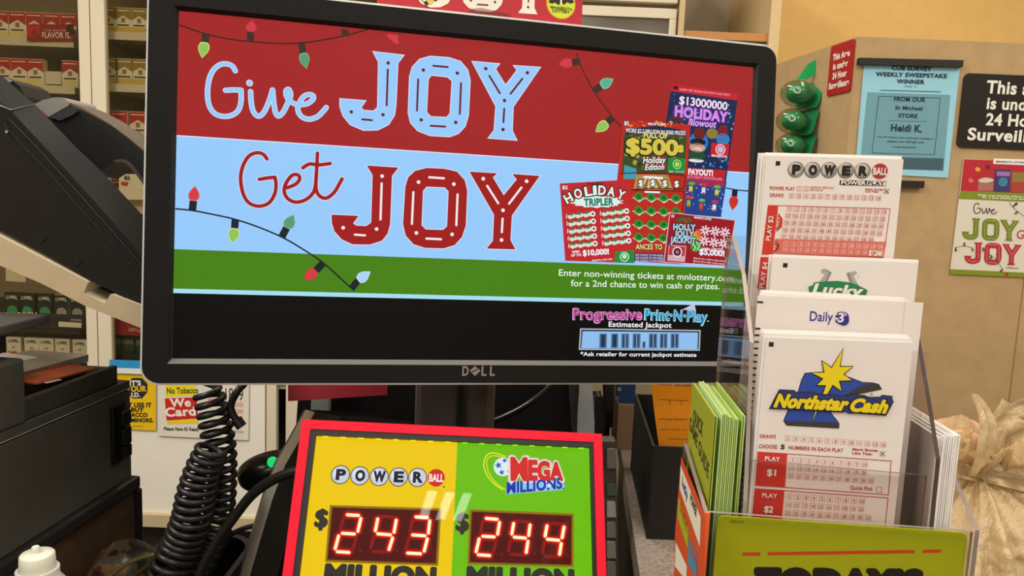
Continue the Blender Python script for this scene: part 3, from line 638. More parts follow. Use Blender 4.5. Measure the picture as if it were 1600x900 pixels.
# fourth ticket
a.poly([(832, 322), (1296, 378), (1240, 703), (788, 675)], E('D8B8C0'), 28); a.poly([(836, 328), (1288, 382), (1233, 698), (795, 670)], E('9A1420'), 29)
a.sq((853, 350), 22, E('E890A8'), 30); a.text('MINNESOTA LOTTERY', (1002, 366), (1125, 380), 13, WH, 30, .03)
for x, y in ((900, 378), (925, 368), (950, 385), (965, 376)): a.blob([(x-22, y), (x, y-12), (x+20, y+2), (x, y+14)], E('2A6A30'), 30, 3)
a.disc((938, 382), 9, E('D02020'), 31)
for t, x0, x1, y in (('HOLLY', 856, 1012, 445), ('JOLLY', 866, 1000, 492), ('JACKPOT', 836, 1012, 536)):
    a.text(t, (x0-3, y+2), (x1+3, y+8), 42, E('0A1C3A'), 30, .09); a.text(t, (x0, y), (x1, y+6), 38, E('A6DEEE'), 31, .04)
a.disc((1030, 460), 18, E('E04058'), 30); a.disc((1024, 486), 30, E('C8A030'), 30); a.disc((1040, 478), 18, E('D86040'), 31); a.disc((1015, 562), 38, E('2E9A3A'), 30); a.stroke([(990, 545), (1015, 570), (1000, 590)], 8, E('C8E8C0'), 31, smooth=False); a.stroke([(1020, 535), (1040, 560), (1025, 585)], 8, E('C8E8C0'), 31, smooth=False)
for x, y in ((1080, 452), (1150, 458), (1218, 465), (1074, 524), (1142, 535), (1208, 542)):
    for q in range(4):
        t = q*math.pi/4+.2; a.stroke([(x-32*math.cos(t), y-32*math.sin(t)), (x+32*math.cos(t), y+32*math.sin(t))], 11, E('E8D0DC'), 30, smooth=False)
    a.disc((x, y), 9, E('A84A60'), 31, 8)
a.poly([(825, 552), (948, 560), (938, 672), (815, 662)], E('D8A8B0'), 30); a.poly([(830, 558), (942, 566), (935, 630), (822, 622)], E('B83040'), 31); a.ring((884, 602), 28, 36, E('E8D8E0'), 32); a.disc((884, 602), 26, E('2A2438'), 32); a.disc((884, 602), 13, E('C86070'), 33)
a.text('WIN UP TO', (1058, 590), (1205, 598), 18, WH, 30, .03); a.text('$5,000!', (1040, 618), (1212, 632), 36, WH, 30, .05)
for i in range(3): a.text('Must be 18 or older to play winners', (1000-i*3, 650+i*20), (1225-i*5, 672+i*20), 11, E('E0C8D0'), 30, .03)
# line of writing on the green band
WB = E('E4EFE4')
a.text('Enter non-winning tickets at mnlottery.com', (58, 768), (1287, 808), 42, WB, 4, .012); a.text('for a 2nd chance to win cash or prizes.', (143, 842), (1188, 864), 42, WB, 4, .012)
# black band
a.zoom(860, 400, 4.5)
a.text('Progressive', (156, 445), (642, 446), 72, E('E8B0D8'), 4, .05); a.text('Progressive', (161, 443), (638, 444), 68, E('B43A8E'), 5, .02)
a.text('Print·N·Play', (658, 446), (1100, 464), 70, E('B8E4F4'), 4, .05); a.text('Print·N·Play', (663, 444), (1096, 461), 66, E('2A9CC8'), 5, .02); a.sq((1107, 458), 12, WH, 4, h=6)
a.poly([(922, 378), (1012, 334), (1022, 388), (990, 380)], E('C4C4E0'), 4); a.text('Estimated Jackpot', (408, 496), (850, 504), 33, WH, 4, .025)
a.poly([(208, 508), (1056, 520), (1050, 666), (198, 660)], E('A8B0BC'), 4); a.poly([(218, 518), (1046, 529), (1040, 657), (209, 650)], E('20262E'), 5); a.poly([(226, 528), (1036, 538), (1032, 656), (216, 648)], E('8FBEEE'), 6)
for x0, x1, t in ((348, 392, 0), (430, 472, 0), (502, 548, 1), (582, 628, 1), (650, 664, 2), (696, 746, 1), (772, 818, 1), (848, 898, 1)):
    yb = 642; yt = 545 if t < 2 else 600
    a.poly([(x0-5, yt), (x1+5, yt), (x1+3, yb+6), (x0-7, yb+6)], E('5F84AC'), 7); a.poly([(x0+2, yt+4), (x1-2, yt+4), (x1-4, yb), (x0, yb)], E('35506E'), 8); a.poly([(x0+12, yt+10), (x1-12, yt+10), (x1-14, yb-4), (x0+10, yb-4)], E('1E3048'), 9)
    if t == 1:
        m_ = (x0+x1)/2; a.poly([(m_-5, yt+4), (m_+5, yt+4), (m_+4, yb), (m_-6, yb)], E('6E96BE'), 10)
a.text('*Ask retailer for current jackpot estimate', (210, 702), (1025, 708), 26, WH, 4, .025)
b.build('screen', mon)
# stand
b = MB(); p = MF.P(-.045, -h-.01, -.03); sx0 = at(647, 640, .80).x; sx1 = at(772, 640, .80).x
f = plane_y(.80)
b.box((sx0, .80, DK+.012), (sx1, .84, MF.P(0, 0, 0).z), mat('574E48', .4))
nk = MF.P(0, 0, -.05); b.build('stand_neck', mon, bevel=.008)
b = MB(); b.box((sx0-.05, .785, DK), (sx1+.05, .94, DK+.014), mat('3A3634', .4)); b.build('stand_base', mon, bevel=.006)
b = MB(); q0 = Vector(((sx0+sx1)/2, .795, DK+.03)); xk = at(721, 630, .79).x
b.tube([(xk, .788, MF.P(0, -h*.5, 0).z), (xk, .788, CZ-.2), (xk+.002, .787, CZ-.4), (xk+.03, .791, DK+.03)], .0058, blackp); b.build('cable', mon)

# ------------------------------------------------------------------ red card on top of the monitor
TF = Frame(MF.P(0, h+bt+.0034, -.010), MF.e1, MF.up)
b = MB(); u0, _ = TF.uv(589, 3); u1, _ = TF.uv(909, 42)
b.prism(TF, [(u0, 0), (u1, 0), (u1, .135), (u0, .135)], -.0012, 0, mat('B01E2C', .45))
a = Art(b, TF, .0002); a.zoom(500, 0, 3.6); cr = mat('E4DDD0', .5); dk = mat('5A1018', .5)
def shift(P, dx, dy, s=1.0): return [((x-675)*s+675+dx, (y-540)*s+540+dy) for x, y in P]
sc = .70; k_ = lambda P: [(x*sc+450, y*sc-470) for x, y in P]
for P, H in ((J1, None), (O1, O1h), (Y1, None)): a.poly(k_(P), cr, 1, [k_(H)] if H else ())
for d in k_([(176, 630), (354, 646), (569, 675), (763, 689), (581, 395), (772, 412), (1037, 566), (1029, 729), (932, 387), (1166, 410), (383, 355)]): a.disc(d, 7, dk, 2, 10)
for l in ([(237, 672), (293, 677)], [(622, 708), (704, 713)], [(552, 447), (545, 623)], [(793, 468), (786, 641)], [(1036, 612), (1031, 688)], [(381, 392), (375, 593)]): a.stroke(k_(l), 8, dk, 2, smooth=False)
a.stroke([(500, -60), (560, -10), (590, 22), (612, 58)], 5, mat('30281E', .6), 1); a.bulb((588, 24), (606, 14), (642, -8), 40, mat('D8C050', .5), mat('E8DC90', .5), mat('3A2A20', .6), 2)
a.disc((1355, 22), 84, mat('D8A828', .5), 1, 32); a.disc((1355, 22), 78, mat('C8D42A', .5), 2, 32)
a.poly([(1285, 12), (1300, -20), (1340, -40), (1372, -40), (1410, -22), (1428, 14), (1408, 22), (1390, 12), (1372, 28), (1356, 14), (1340, 30), (1322, 14), (1304, 22)], mat('1E1E14', .6), 3); a.stroke([(1356, -10), (1354, 24)], 10, mat('E4E4C0', .5), 4, smooth=False)
a.text('MINNESOTA', (1296, 48), (1418, 60), 13, mat('26261A', .6), 3, .03); a.text('LOTTERY', (1306, 68), (1404, 78), 16, mat('26261A', .6), 3, .03)
so = b.build('advert_card', frame=TF)
tag(so, 'red JOY lottery card standing on the top edge of the monitor', 'sign')
b = MB(); a = Art(b, TF.off(.0018), .0002); a.zoom(500, 0, 3.6)
b.prism(TF.off(.0006), [TF.uv(*a.px(p)) for p in ((832, 76), (850, 60), (900, 53), (960, 66), (1060, 90), (1072, 106), (840, 82))][::-1], 0, .004, clear('E8D8D8', 2.5, .15)); b.build('clip', so)

# ------------------------------------------------------------------ red card hanging below, behind the monitor
f = plane_y(.775); b = MB()
b.prism(f, [f.uv(450, 560), f.uv(606, 560), f.uv(605, 617), f.uv(450, 627)][::-1], -.0015, 0, mat('C23C46', .5))
tag(b.build('red_card'), 'plain dull red card hanging below the left half of the monitor', 'card')
# ------------------------------------------------------------------ lit jackpot sign
JO = at(472, 655, .575)
JF = Frame(JO, (.99007, .13183, -.04874), (-.02273, .49237, .87009))
JS = .575/.66
jw = .28404*JS; jh = .20*JS*1.08
jp = thing('jackpot_sign', 'lit jackpot sign in a glowing red frame reading 243 and 244 million dollars', 'sign', frame=JF)
fw = .0072; gr = E('FF1E34', 1.0)
iw = JF.uv(493.6, 679); ie = JF.uv(923.3, 698.5)
b = MB(); o_ = [(0, 0), (0, -jh), (jw, -jh), (jw, 0)][::-1]; fin = [(fw, -fw), (fw, -jh+fw), (jw-fw, -jh+fw), (jw-fw, -fw)][::-1]
b.prism(JF, o_, -.012, .0, gr, [fin]); b.build('red_frame', jp, bevel=.002)
mg = .0118
b = MB(); pin = [(iw[0], iw[1]), (iw[0], -jh+.02), (ie[0], -jh+.02), (ie[0], ie[1])][::-1]
b.prism(JF, [(fw, -fw), (fw, -jh+fw), (jw-fw, -jh+fw), (jw-fw, -fw)][::-1], -.012, -.001, mat('1C1917', .5), [pin]); b.build('inner_frame', jp)
b = MB(); b.prism(JF, [(.001, -.001), (.001, -jh+.001), (jw-.001, -jh+.001), (jw-.001, -.001)][::-1], -.03, -.012, mat('201E1C', .6)); b.build('rear_housing', jp, bevel=.002)
b = MB(); c = JF.P(jw/2, -jh, -.016)
b.box((c.x-.10, c.y-.005, DK), (c.x+.10, c.y+.045, c.z+.012), mat('1C1A18', .6)); b.build('stand', jp, bevel=.004)
PFJ = JF.off(-.006)
b = MB(); a = Art(b, PFJ, .0001); a.zoom(440, 640, 3.077)
dv = [a.uv((845, 145)), a.uv((832, 470))]; du = (dv[0][0]+dv[1][0])/2
def led(hx, s): 
    return mat(hx, .5, 0, s, .3)
a.urect(iw[0]-.002, -jh+.016, du, iw[1]+.002, E('F2CA00', .98), 0); a.urect(du, -jh+.016, ie[0]+.002, iw[1]+.002, E('6CC006', .98), 0)
bl = mat('12100E', .5); SIL = E('D4D8E8', .9); NAV = E('1A1E2C')
for (x, y), t in zip([(283, 313), (376, 318), (469, 322), (562, 324), (654, 326)], 'POWER'):
    a.disc((x, y), 46, E('2A2A2A'), 2, 28); a.disc((x, y), 42, SIL, 3, 28); a.disc((x-8, y-8), 26, E('E8ECF6', .95), 4, 20)
    ww = 56 if t == 'W' else 44; a.text(t, (x-ww/2, y+22), (x+ww/2, y+23.5), 46, NAV, 6, .06)
a.disc((743, 328), 42, E('D02820'), 3, 28); a.text('BALL', (708, 345), (778, 347), 34, E('F0E8E4'), 5, .04); a.disc((780, 372), 4, NAV, 3, 8)
YS = E('D8E030'); 
for r_, off in ((0, 0), (18, 14)):
    a.stroke([(1075+off*.3, 225+off*.6), (1020, 208+off), (985+off*.4, 222+off), (972+off, 262), (985+off, 310), (1020+off, 355), (1062+off, 385)], 7-r_*.1, YS, 2)
a.disc((1063, 276), 44, E('DCEFF4'), 3, 28)
def star(cx, cy, r, m, l, rot=-.3):
    a.poly([(cx+(r if i % 2 == 0 else r*.42)*math.sin(rot+i*math.pi/5), cy-(r if i % 2 == 0 else r*.42)*math.cos(rot+i*math.pi/5)) for i in range(10)], m, l)
BS = E('2A5AC0')
for c in ((1072, 245, 14), (1042, 268, 19), (1058, 302, 16), (1092, 298, 12), (1096, 268, 9)): star(c[0], c[1], c[2], BS, 4)
for i, (t, x0, x1, cp) in enumerate((('M', 1104, 1180, 98), ('E', 1188, 1228, 86), ('G', 1232, 1288, 80), ('A', 1292, 1350, 76))):
    a.text(t, (x0-5, 338), (x1+5, 339), cp+6, E('E8D8D0'), 4, .10); a.text(t, (x0, 335), (x1, 336), cp, E('D42A28'), 5, .06)
a.poly([(1085, 345), (1358, 338), (1360, 385), (1076, 408)], E('8CC8E8'), 3)
a.text('MILLIONS', (1082, 402), (1348, 378), 48, E('1C34A8'), 5, .045, .12); star(1284, 366, 15, E('DCEFF8'), 6, 0); a.disc((1355, 380), 4, NAV, 4, 8)
for x, y, s_ in ((160, 562, 1), (840, 580, 1)): a.text('$', (x, y), (x+55, y+2), 80, bl, 3, .05)
BLK2 = mat('0E0C0A', .45)
a.text('MILLION', (205, 838), (735, 854), 86, BLK2, 3, .085); a.text('MILLION', (892, 852), (1402, 866), 86, BLK2, 3, .085)
b.build('panel', jp)
# red seven-segment windows
def seg7(name, win, digits):
    b = MB(); a = Art(b, PFJ.off(.0012), .00012); a.zoom(440, 640, 3.077)
    cx = sum(p[0] for p in win)/4; cy = sum(p[1] for p in win)/4
    grow_ = lambda g: [(p[0]+(g if p[0] > cx else -g), p[1]+(g if p[1] > cy else -g)) for p in win]
    a.poly(grow_(13), E('A87C10', .8), 0); a.poly(grow_(4), E('7A5A10', .7), .5)
    a.poly(win, E('4E0202', 1), 1)
    OFF = E('8C0C0A'); HAL = E('FF1A0C'); COR = mat('FFE6A8', .4, 0, 1.5, .3)
    for n, (tl, tr, ml, mr, bl_, br) in digits:
        S_ = {'a': (tl, tr), 'f': (tl, ml), 'b': (tr, mr), 'g': (ml, mr), 'e': (ml, bl_), 'c': (mr, br), 'd': (bl_, br)}
        on = {'2': 'abged', '4': 'fgbc', '3': 'abgcd'}[n]
        for k2, (p, q) in S_.items():
            P = Vector(p); Q = Vector(q); d = (Q-P); L = d.length; d.normalize(); nn = Vector((-d.y, d.x)); P = P+d*7; Q = Q-d*7
            hexa = lambda w, e: [tuple(P-d*e), tuple(P+d*(w*.8-e)+nn*w), tuple(Q-d*(w*.8-e)+nn*w), tuple(Q+d*e), tuple(Q-d*(w*.8-e)-nn*w), tuple(P+d*(w*.8-e)-nn*w)]
            if k2 in on: a.poly(hexa(24, 18), E('7C0504'), 1.3); a.poly(hexa(16, 11), E('B80806'), 1.6); a.poly(hexa(12, 5), HAL, 2.2); a.poly(hexa(7, 1), COR, 3)  # glow around lit segments painted as wider red layers
            else: a.poly(hexa(8, 0), OFF, 2)
        a.disc((br[0]+42, br[1]-8), 6, OFF, 2, 8)
    b.build(name, jp)
seg7('digit_display', [(245, 472), (755, 487), (740, 738), (222, 720)], [
    ('2', ((302, 505), (384, 510), (278, 594), (364, 599), (254, 682), (338, 688))), ('4', ((465, 512), (554, 518), (448, 596), (538, 604), (424, 680), (512, 686))), ('3', ((632, 515), (714, 521), (616, 602), (704, 608), (592, 689), (682, 694)))])
seg7('digit_display', [(917, 492), (1392, 512), (1392, 745), (905, 732)], [
    ('2', ((970, 522), (1050, 529), (953, 608), (1036, 613), (932, 697), (1014, 703))), ('4', ((1118, 534), (1196, 541), (1104, 612), (1186, 619), (1088, 694), (1174, 701))), ('4', ((1278, 545), (1360, 551), (1264, 622), (1346, 630), (1252, 704), (1334, 710)))])
# row of small LEDs under the top edge
n_ = 16
for i in range(n_):
    u = iw[0]+(ie[0]-iw[0])*(i+.5)/n_
    b = MB(); b.box((u-.0022, iw[1]-.0006, -.0057), (u+.0022, iw[1]+.0012, -.0045), mat('FFF23C' if u < du else 'A4F52A', .4, 0, 1.0, .3), JF); b.build('led', jp)
b = MB(); b.prism(JF.off(-.0018), pin, 0, .0006, clear('FFFFFF', .5, .02)); b.build('cover', jp)

# ------------------------------------------------------------------ things under and behind the monitor
mc = thing('counter_device', 'black device with silver side legs in the dark gap beneath the monitor', 'device', (0, 1.05, DK))
xa, xb = at(492, 640, .97).x, at(908, 640, .97).x
b = MB(); b.box((xa, .97, 0), (xb, 1.3, CZ-.02), mat('0B0A0A', .6)); b.build('body', mc, bevel=.01)
lg = mat('C4C8C8', .4, .2)
b = MB(); f = plane_y(.955); b.prism(f, [f.uv(489, 560), f.uv(517, 560), f.uv(509, 700), f.uv(483, 700)][::-1], -.03, 0, lg); b.build('leg', mc, bevel=.002)
b = MB(); b.prism(f, [f.uv(470, 560), f.uv(489, 560), f.uv(483, 700), f.uv(460, 700)][::-1], -.03, 0, blackp); b.build('side_rail', mc, bevel=.002)
b = MB(); b.prism(f, [f.uv(*p) for p in ((904, 560), (920, 575), (926, 610), (929, 660), (928, 720), (901, 720), (903, 640), (905, 610))][::-1], -.03, 0, lg); b.build('leg', mc, bevel=.002)
b = MB(); b.prism(f, [f.uv(*p) for p in ((888, 580), (904, 580), (901, 700), (896, 690))][::-1], -.03, -.004, mat('4A4C4C', .4, .4)); b.build('side_rail', mc)
b = MB(); b.prism(f, [f.uv(*p) for p in ((930, 620), (943, 620), (944, 690), (930, 690))][::-1], -.03, 0, mat('161515', .2)); b.build('catch', mc, bevel=.003)
b = MB(); b.tube(catmull([at(752, 664, .93), at(790, 650, .93), at(830, 628, .93), at(862, 600, .94), at(880, 570, .95)], 6), .0042, mat('1E1B1A', .3))
tag(b.build('cable'), 'thin black cable looping across the dark gap right of the monitor stand', 'cable')
# grey keypad seen right of the sign
kb = thing('keypad', 'pale grey keypad in the narrow gap right of the jackpot sign', 'keypad', tuple(at(954, 800, .80)))
f = plane_y(.80)
b = MB(); b.prism(f, [f.uv(940, 690), f.uv(962, 690), f.uv(968, 930), f.uv(940, 930)][::-1], -.02, 0, mat('5A554E', .5)); b.build('body', kb)
for i, (y0, y1, c) in enumerate(((700, 730, '8A857C'), (755, 772, '56705A'), (783, 806, 'B8B4AC'), (815, 838, '8A857C'), (845, 870, 'A09A90'), (876, 898, '8A857C'))):
    b = MB(); b.prism(f, [f.uv(948, y0), f.uv(961, y0), f.uv(962, y1), f.uv(948, y1)][::-1], 0, .004, mat(c, .5)); b.build('key', kb, bevel=.001)
b = MB(); b.box((at(940, 760, .80).x, .803, DK), (at(962, 760, .80).x, .82, at(950, 880, .8).z), mat('2A2624', .6)); b.build('stand', kb)
# black document bin with orange paper
BF = at(1010, 842, .767); BF.z = CT; bn = thing('document_bin', 'black open-topped bin on the counter holding a bright orange paper', 'bin', (BF.x+.06, .85, CT))
zt_ = at(1016, 697, .767).z; bk = mat('191614', .6); by1 = .985; bsl = .012
th = .003
def binwall(pts, name='side'):
    b = MB(); b.poly(pts, bk); return b
b = MB(); T = Frame((0, 0, 0), (1, 0, 0), (0, 1, 0)); xL, xR = BF.x, BF.x+.115
fo = [(xL, .767), (xR, .767), (xR+.01, by1), (xL+.016, by1)]
fi = [(xL+th, .767+th), (xR-th, .767+th), (xR+.01-th, by1-th), (xL+.016+th, by1-th)]
b.prism(T, fo, CT, CT+.003, bk); b.prism(T, fo, CT+.003, zt_, bk, [fi]); b.build('body', bn, bevel=.0012)
b = MB(); f = Frame((0, .88, CZ), (1, .0, 0), (0, .12, 1)); q = [f.uv(1013, 560), f.uv(1088, 560), f.uv(1088, 730), f.uv(1034, 730), f.uv(1022, 640)]
zb_ = [min(u[1], 9) for u in q]; b.prism(f, q[::-1], -.0008, 0, mat('FF9C04', .6)); a = Art(b, f, .0002); a.zoom(700, 560, 3.75); ob = mat('7A4208', .7)
a.text('NOT BE', (1420, 148), (1330, 146), 16, ob, 1, .02); a.text('RETURN', (1310, 146), (1230, 144), 12, ob, 1, .02); a.text('available Return', (1405, 352), (1235, 350), 14, ob, 1, 0); a.text('no value claim', (1400, 414), (1240, 412), 10, ob, 1, 0)
for l in ([(1235, 240), (1410, 248)], [(1300, 243), (1300, 270)], [(1370, 246), (1368, 274)], [(1290, 470), (1400, 474)]): a.stroke(l, 3, ob, 1, smooth=False)
tag(b.build('orange_paper'), 'bright orange sheet with upside-down writing standing in the black bin', 'paper')
# cardboard box and blue pack behind the bin
b = MB(); p = at(964, 640, 1.075); b.box((p.x, 1.06, CT), (p.x+.025, 1.12, at(970, 632, 1.06).z), mat('9A7A5E', .7)); tag(b.build('cardboard_box'), 'slim tan cardboard box behind the black bin', 'box')
b = MB(); z_ = at(970, 632, 1.06).z; b.box((p.x+.001, 1.065, z_), (p.x+.024, 1.115, z_+.05), mat('27406E', .5)); a = Art(b, plane_y(1.065), .0004); a.zoom(700, 560, 3.75); a.disc((1005, 180), 12, mat('8A9AC0', .5), 1, 8); a.disc((995, 230), 10, mat('5A70A8', .5), 1, 8)
tag(b.build('blue_box'), 'small dark blue box resting on the slim cardboard box', 'box')
b = MB(); f = plane_y(1.0); b.prism(f, [f.uv(945, 560), f.uv(963, 560), f.uv(957, 668), f.uv(947, 668)][::-1], -.03, 0, mat('26201E', .6)); b.box((at(948, 650, 1.0).x, 1.005, DK), (at(955, 650, 1.0).x, 1.025, at(955, 660, 1.0).z), mat('26201E', .6))
tag(b.build('dark_panel'), 'dark upright panel between the silver leg and the cardboard box', 'panel')
# ------------------------------------------------------------------ play slip holder (clear acrylic)
YA = math.radians(4.6)
HX = Vector((math.cos(YA), -math.sin(YA), 0)); HY = Vector((math.sin(YA), math.cos(YA), 0))
hp = at(1100, 800, .37); HO = Vector((hp.x, hp.y, CT)); ZL = hp.z-CT          # front left foot of the holder; lip height above counter
def HF(b_=0, a_=0): return Frame(HO+HX*a_+HY*b_, HX, Z)                         # planes facing the viewer
def HS(a_, b_=0): return Frame(HO+HX*a_+HY*b_, -HY, Z)                          # planes facing left
def HP(a_, b_, z_): return HO+HX*a_+HY*b_+Z*z_
HW = HF().uv(1520, 833)[0]; HD = .112; T3 = .0022
ac = clear('F8F6F4', 1.0, .02); aced = mat('8A7E78', .25)
hol = thing('play_slip_holder', 'clear acrylic counter holder full of lottery play slips and green guides', 'holder', frame=Frame(HO, HX, Z))
def pane(name, fr, pts, edge=True, m=None, t=T3):
    b = MB(); b.prism(fr, pts, -t, 0, m or ac, side=aced if edge else None); return b.build(name, hol)
pane('base_plate', Frame(HO, HX, HY), [(0, 0), (HW, 0), (HW, HD), (0, HD)])
F0 = HF()
pane('front_panel', F0, [(0, .003), (HW, .003), (HW, ZL), (0, ZL)])
aL = F0.uv(1165, 800)[0]; aR = F0.uv(1462, 826)[0]
S0 = HS(0); pL = [S0.uv(1100, 800), S0.uv(1068, 693)]
pane('side_panel', S0.off(-.0), [(0, .003), (pL[1][0], .003), (pL[1][0], pL[1][1]), (0, ZL)][::-1])
SR = HS(HW); q = SR.uv(1480, 742)
pane('side_panel', SR.off(-T3), [(-T3, .003), (-HD, .003), (-HD, q[1]), (q[0], q[1]), (-T3, ZL)][::-1] if False else [(-HD, .003), (-T3, .003), (-T3, ZL), (q[0], q[1]), (-HD, q[1])])
# stepped tower: dividers between the tiers and its two side walls
tiers = [(.100, (1138, 368)), (.052, (1150, 427)), (.037, (1156, 478)), (.022, (1158, 533))]
zs_ = []
for i, (bd, p) in enumerate(tiers):
    f = HF(bd); u, v = f.uv(*p); zs_.append(v)
    if i == 0: pts = [(aL, .003), (aR, .003), (aR, v), (aL, v)]
    else: pts = [(aL+T3, .003), (aR-T3, .003), (aR-T3, v), (aL+T3, v)]
    b = MB(); b.prism(f, pts, -.0012, 0, ac); b.build('divider', hol)
WL = HS(aL); prof = [(-.0065, .003), (-.0065, WL.uv(1165, 790)[1]), (-.020, zs_[3]), (-.036, zs_[2]), (-.051, zs_[1]), (-.085, zs_[0]), (-.100, zs_[0]), (-.100, .003)]
b = MB(); b.prism(WL, prof, -T3, 0, clear('F2EEEC', 1.0, .03), side=mat('9A8A82', .3)); b.build('tower_wall', hol)
WR = HS(aR); e0 = WR.uv(1462, 826); e1 = WR.uv(1466, 720); e2 = WR.uv(1437, 598); bq = -.060
profR = [(-.0065, .003), (-.0065, e0[1]), (-.0075, e1[1]), (-.026, e1[1]+.030), (-.052, zs_[2]), (-.100, zs_[1]), (-.100, .003)]
b = MB(); b.prism(WR, profR, -T3, 0, clear('F0ECEA', 1.0, .03), side=mat('4A3A38', .3)); b.build('tower_wall', hol)
# inner front lip in front of the first slips
f = HF(.0085); l0 = f.uv(1168, 719); b = MB(); l1 = f.uv(1416, 741)
b.prism(f, [(aL+.003, .003), (aR-.003, .003), (aR-.003, l1[1]), (aL+.003, l0[1])], -.0012, 0, clear('FAF7F6', .8, .03), side=mat('5A4E4C', .3)); b.build('inner_lip', hol)
# stickers on the outer left side
SL = S0.off(.0004); b = MB(); a = Art(b, SL, .00015); a.zoom(1040, 560, 2.647)
sr, sw, sg, sb_, so_ = mat('C43A26', .4), mat('D4CCC0', .5), mat('8EA81C', .4), mat('2E7AA0', .4), mat('E0603A', .35)
a.poly([(66, 405), (162, 640), (165, 920), (36, 900), (40, 720)], sr, 1)
a.poly([(64, 440), (148, 660), (144, 780), (60, 540)], sw, 2); a.poly([(56, 570), (96, 700), (94, 790), (52, 660)], sg, 2); a.poly([(98, 740), (132, 820), (130, 910), (94, 850)], sb_, 2); a.poly([(44, 760), (90, 860), (88, 920), (40, 860)], sw, 2)
a.text('Lucky', (70, 520), (92, 590), 11, mat('28408A', .5), 3, .03); a.text('POWER', (104, 590), (130, 660), 11, mat('2A2420', .5), 3, .03); a.text('GUIDE', (60, 620), (90, 720), 9, sr, 3, .03); a.text('Cash', (104, 800), (128, 850), 8, sr, 3, .03)
b.build('sticker', hol)
b = MB(); b.box((-.0005, -.0012, .003), (.0030, .0, ZL), mat('E8683A', .3), Frame(HO, HX, HY)) ; b.build('edge_strip', hol)

paper = mat('E2D8D2', .75); paperw = mat('EAE5E1', .7)
red = mat('C83226', .7); redl = mat('CE7A6E', .7); pk = mat('DDA59A', .75); blk = mat('1C1816', .7); dred = mat('B23A30', .7)
def slip_plane(b_, tl, tr, name, label, group=None, z0=.006, th=.0003):
    f = HF(b_); u0, v0 = f.uv(*tl); u1, v1 = f.uv(*tr); F = Frame(f.P(0, 0), f.e1, f.up)
    b = MB(); b.prism(F, [(u0, z0), (u1, z0), (u1, v1), (u0, v0)], -th, 0, paper)
    return b, F, Art(b, F, .0001), (u0, v0, u1, v1)
def backs(n, b0, db, box, label, group, jit=.0012, z0=.006, up=.0009, seed=1, shift=0):
    rnd = random.Random(seed); u0, v0, u1, v1 = box; first = None
    for i in range(n):
        M = Frame(HP((u0+u1)/2 + rnd.uniform(-jit, jit)+shift*i, b0+db*(i+1), z0 + rnd.uniform(0, up) + .00025*i), HX, Z).mtx()
        if first is None:
            b = MB(); F = Frame((0, 0, 0), (1, 0, 0), (0, 1, 0)); hh = (v0+v1)/2-z0; sl = (v1-v0)/2
            b.prism(F, [(-(u1-u0)/2, 0), ((u1-u0)/2, 0), ((u1-u0)/2, hh+sl), (-(u1-u0)/2, hh-sl)], -.0003, 0, paperw)
            first = b.build('play_slip', loc=(0, 0, 0)); first.matrix_basis = M; tag(first, label, 'play slip', group)
        else: dup(first, M, label, group)
def xmark(a, c, s_, m, l=2):
    a.sq(c, s_*1.05, m, l, t=1); a.stroke([(c[0]-s_*.4, c[1]-s_*.4), (c[0]+s_*.4, c[1]+s_*.4)], s_*.12, m, l, smooth=False); a.stroke([(c[0]-s_*.4, c[1]+s_*.4), (c[0]+s_*.4, c[1]-s_*.4)], s_*.12, m, l, smooth=False)
def numbers(a, x, y, dx, dy, nums, s_, box, ink, t=2.8, l=2):
    for i, n in enumerate(nums):
        c = (x+dx*i, y+dy*i); a.sq(c, s_, box, l, t=t); n = str(n); w = s_*(.12 if n == '1' else .44 if n == '11' else .34 if len(n) == 1 else .60)
        a.text(n, (c[0]-w/2, c[1]+s_*.27), (c[0]+w/2, c[1]+s_*.27+dy/dx*w), s_*.54, ink, l+1, .01)
# --- back tier slip: numbers with the lettered balls
b, F, a, bx = slip_plane(.060, (1197, 243), (1412, 249), '', '')
a.zoom(1200, 225, 4); a.sq((62, 121), 28, blk, 1)
sg1, sg2, sg3 = mat('2A2624', .6), mat('8E8880', .6), mat('C2BAB2', .6)
for (x, y), t in zip([(174, 160), (277, 162), (381, 163), (486, 166), (590, 168)], 'POWER'):
    a.disc((x, y), 51, sg1, 1, 28); a.disc((x, y), 48, sg2, 2, 28); a.disc((x-5, y-7), 40, sg3, 3, 24); ww = 62 if t == 'W' else 48
    a.text(t, (x-ww/2, y+25), (x+ww/2, y+27), 52, blk, 5, .075)
a.disc((698, 170), 49, mat('A82A24', .6), 2, 28); a.text('BALL', (654, 190), (742, 193), 42, paper, 4, .04)
a.poly([(448, 226), (615, 229), (612, 260), (446, 257)], blk, 1); a.text('POWER', (456, 252), (610, 255), 22, paper, 2, .05); a.poly([(615, 229), (740, 232), (737, 263), (612, 260)], blk, 1); a.poly([(618, 232), (737, 235), (734, 260), (615, 257)], paper, 2); a.text('PLAY', (622, 255), (728, 258), 21, blk, 3, .03)
a.text('POWER PLAY', (10, 286), (168, 291), 21, dred, 1, .03); numbers(a, 195, 279, 43, 1.5, ['Y', 'N'], 31, redl, redl, l=1)
a.text('ADDS $1 PER PLAY', (262, 276), (412, 281), 12, redl, 1, .03); a.text('PER DRAW', (262, 293), (345, 296), 12, redl, 1, .03); a.text('MARK BOXES', (606, 288), (718, 292), 11, dred, 1, .03); a.text('LIKE THIS:', (606, 302), (690, 305), 11, dred, 1, .03); xmark(a, (740, 295), 30, blk)
a.text('DRAWS', (10, 330), (96, 333), 22, dred, 1, .03); numbers(a, 146, 323, 45.3, 1.3, list(range(2, 15)), 31, redl, dred, l=1)
fr_ = [(0, 381), (766, 402), (722, 712), (-40, 690)]
a.poly(fr_, dred, 1, [[(4, 385), (761, 406), (718, 706), (-34, 686)]])
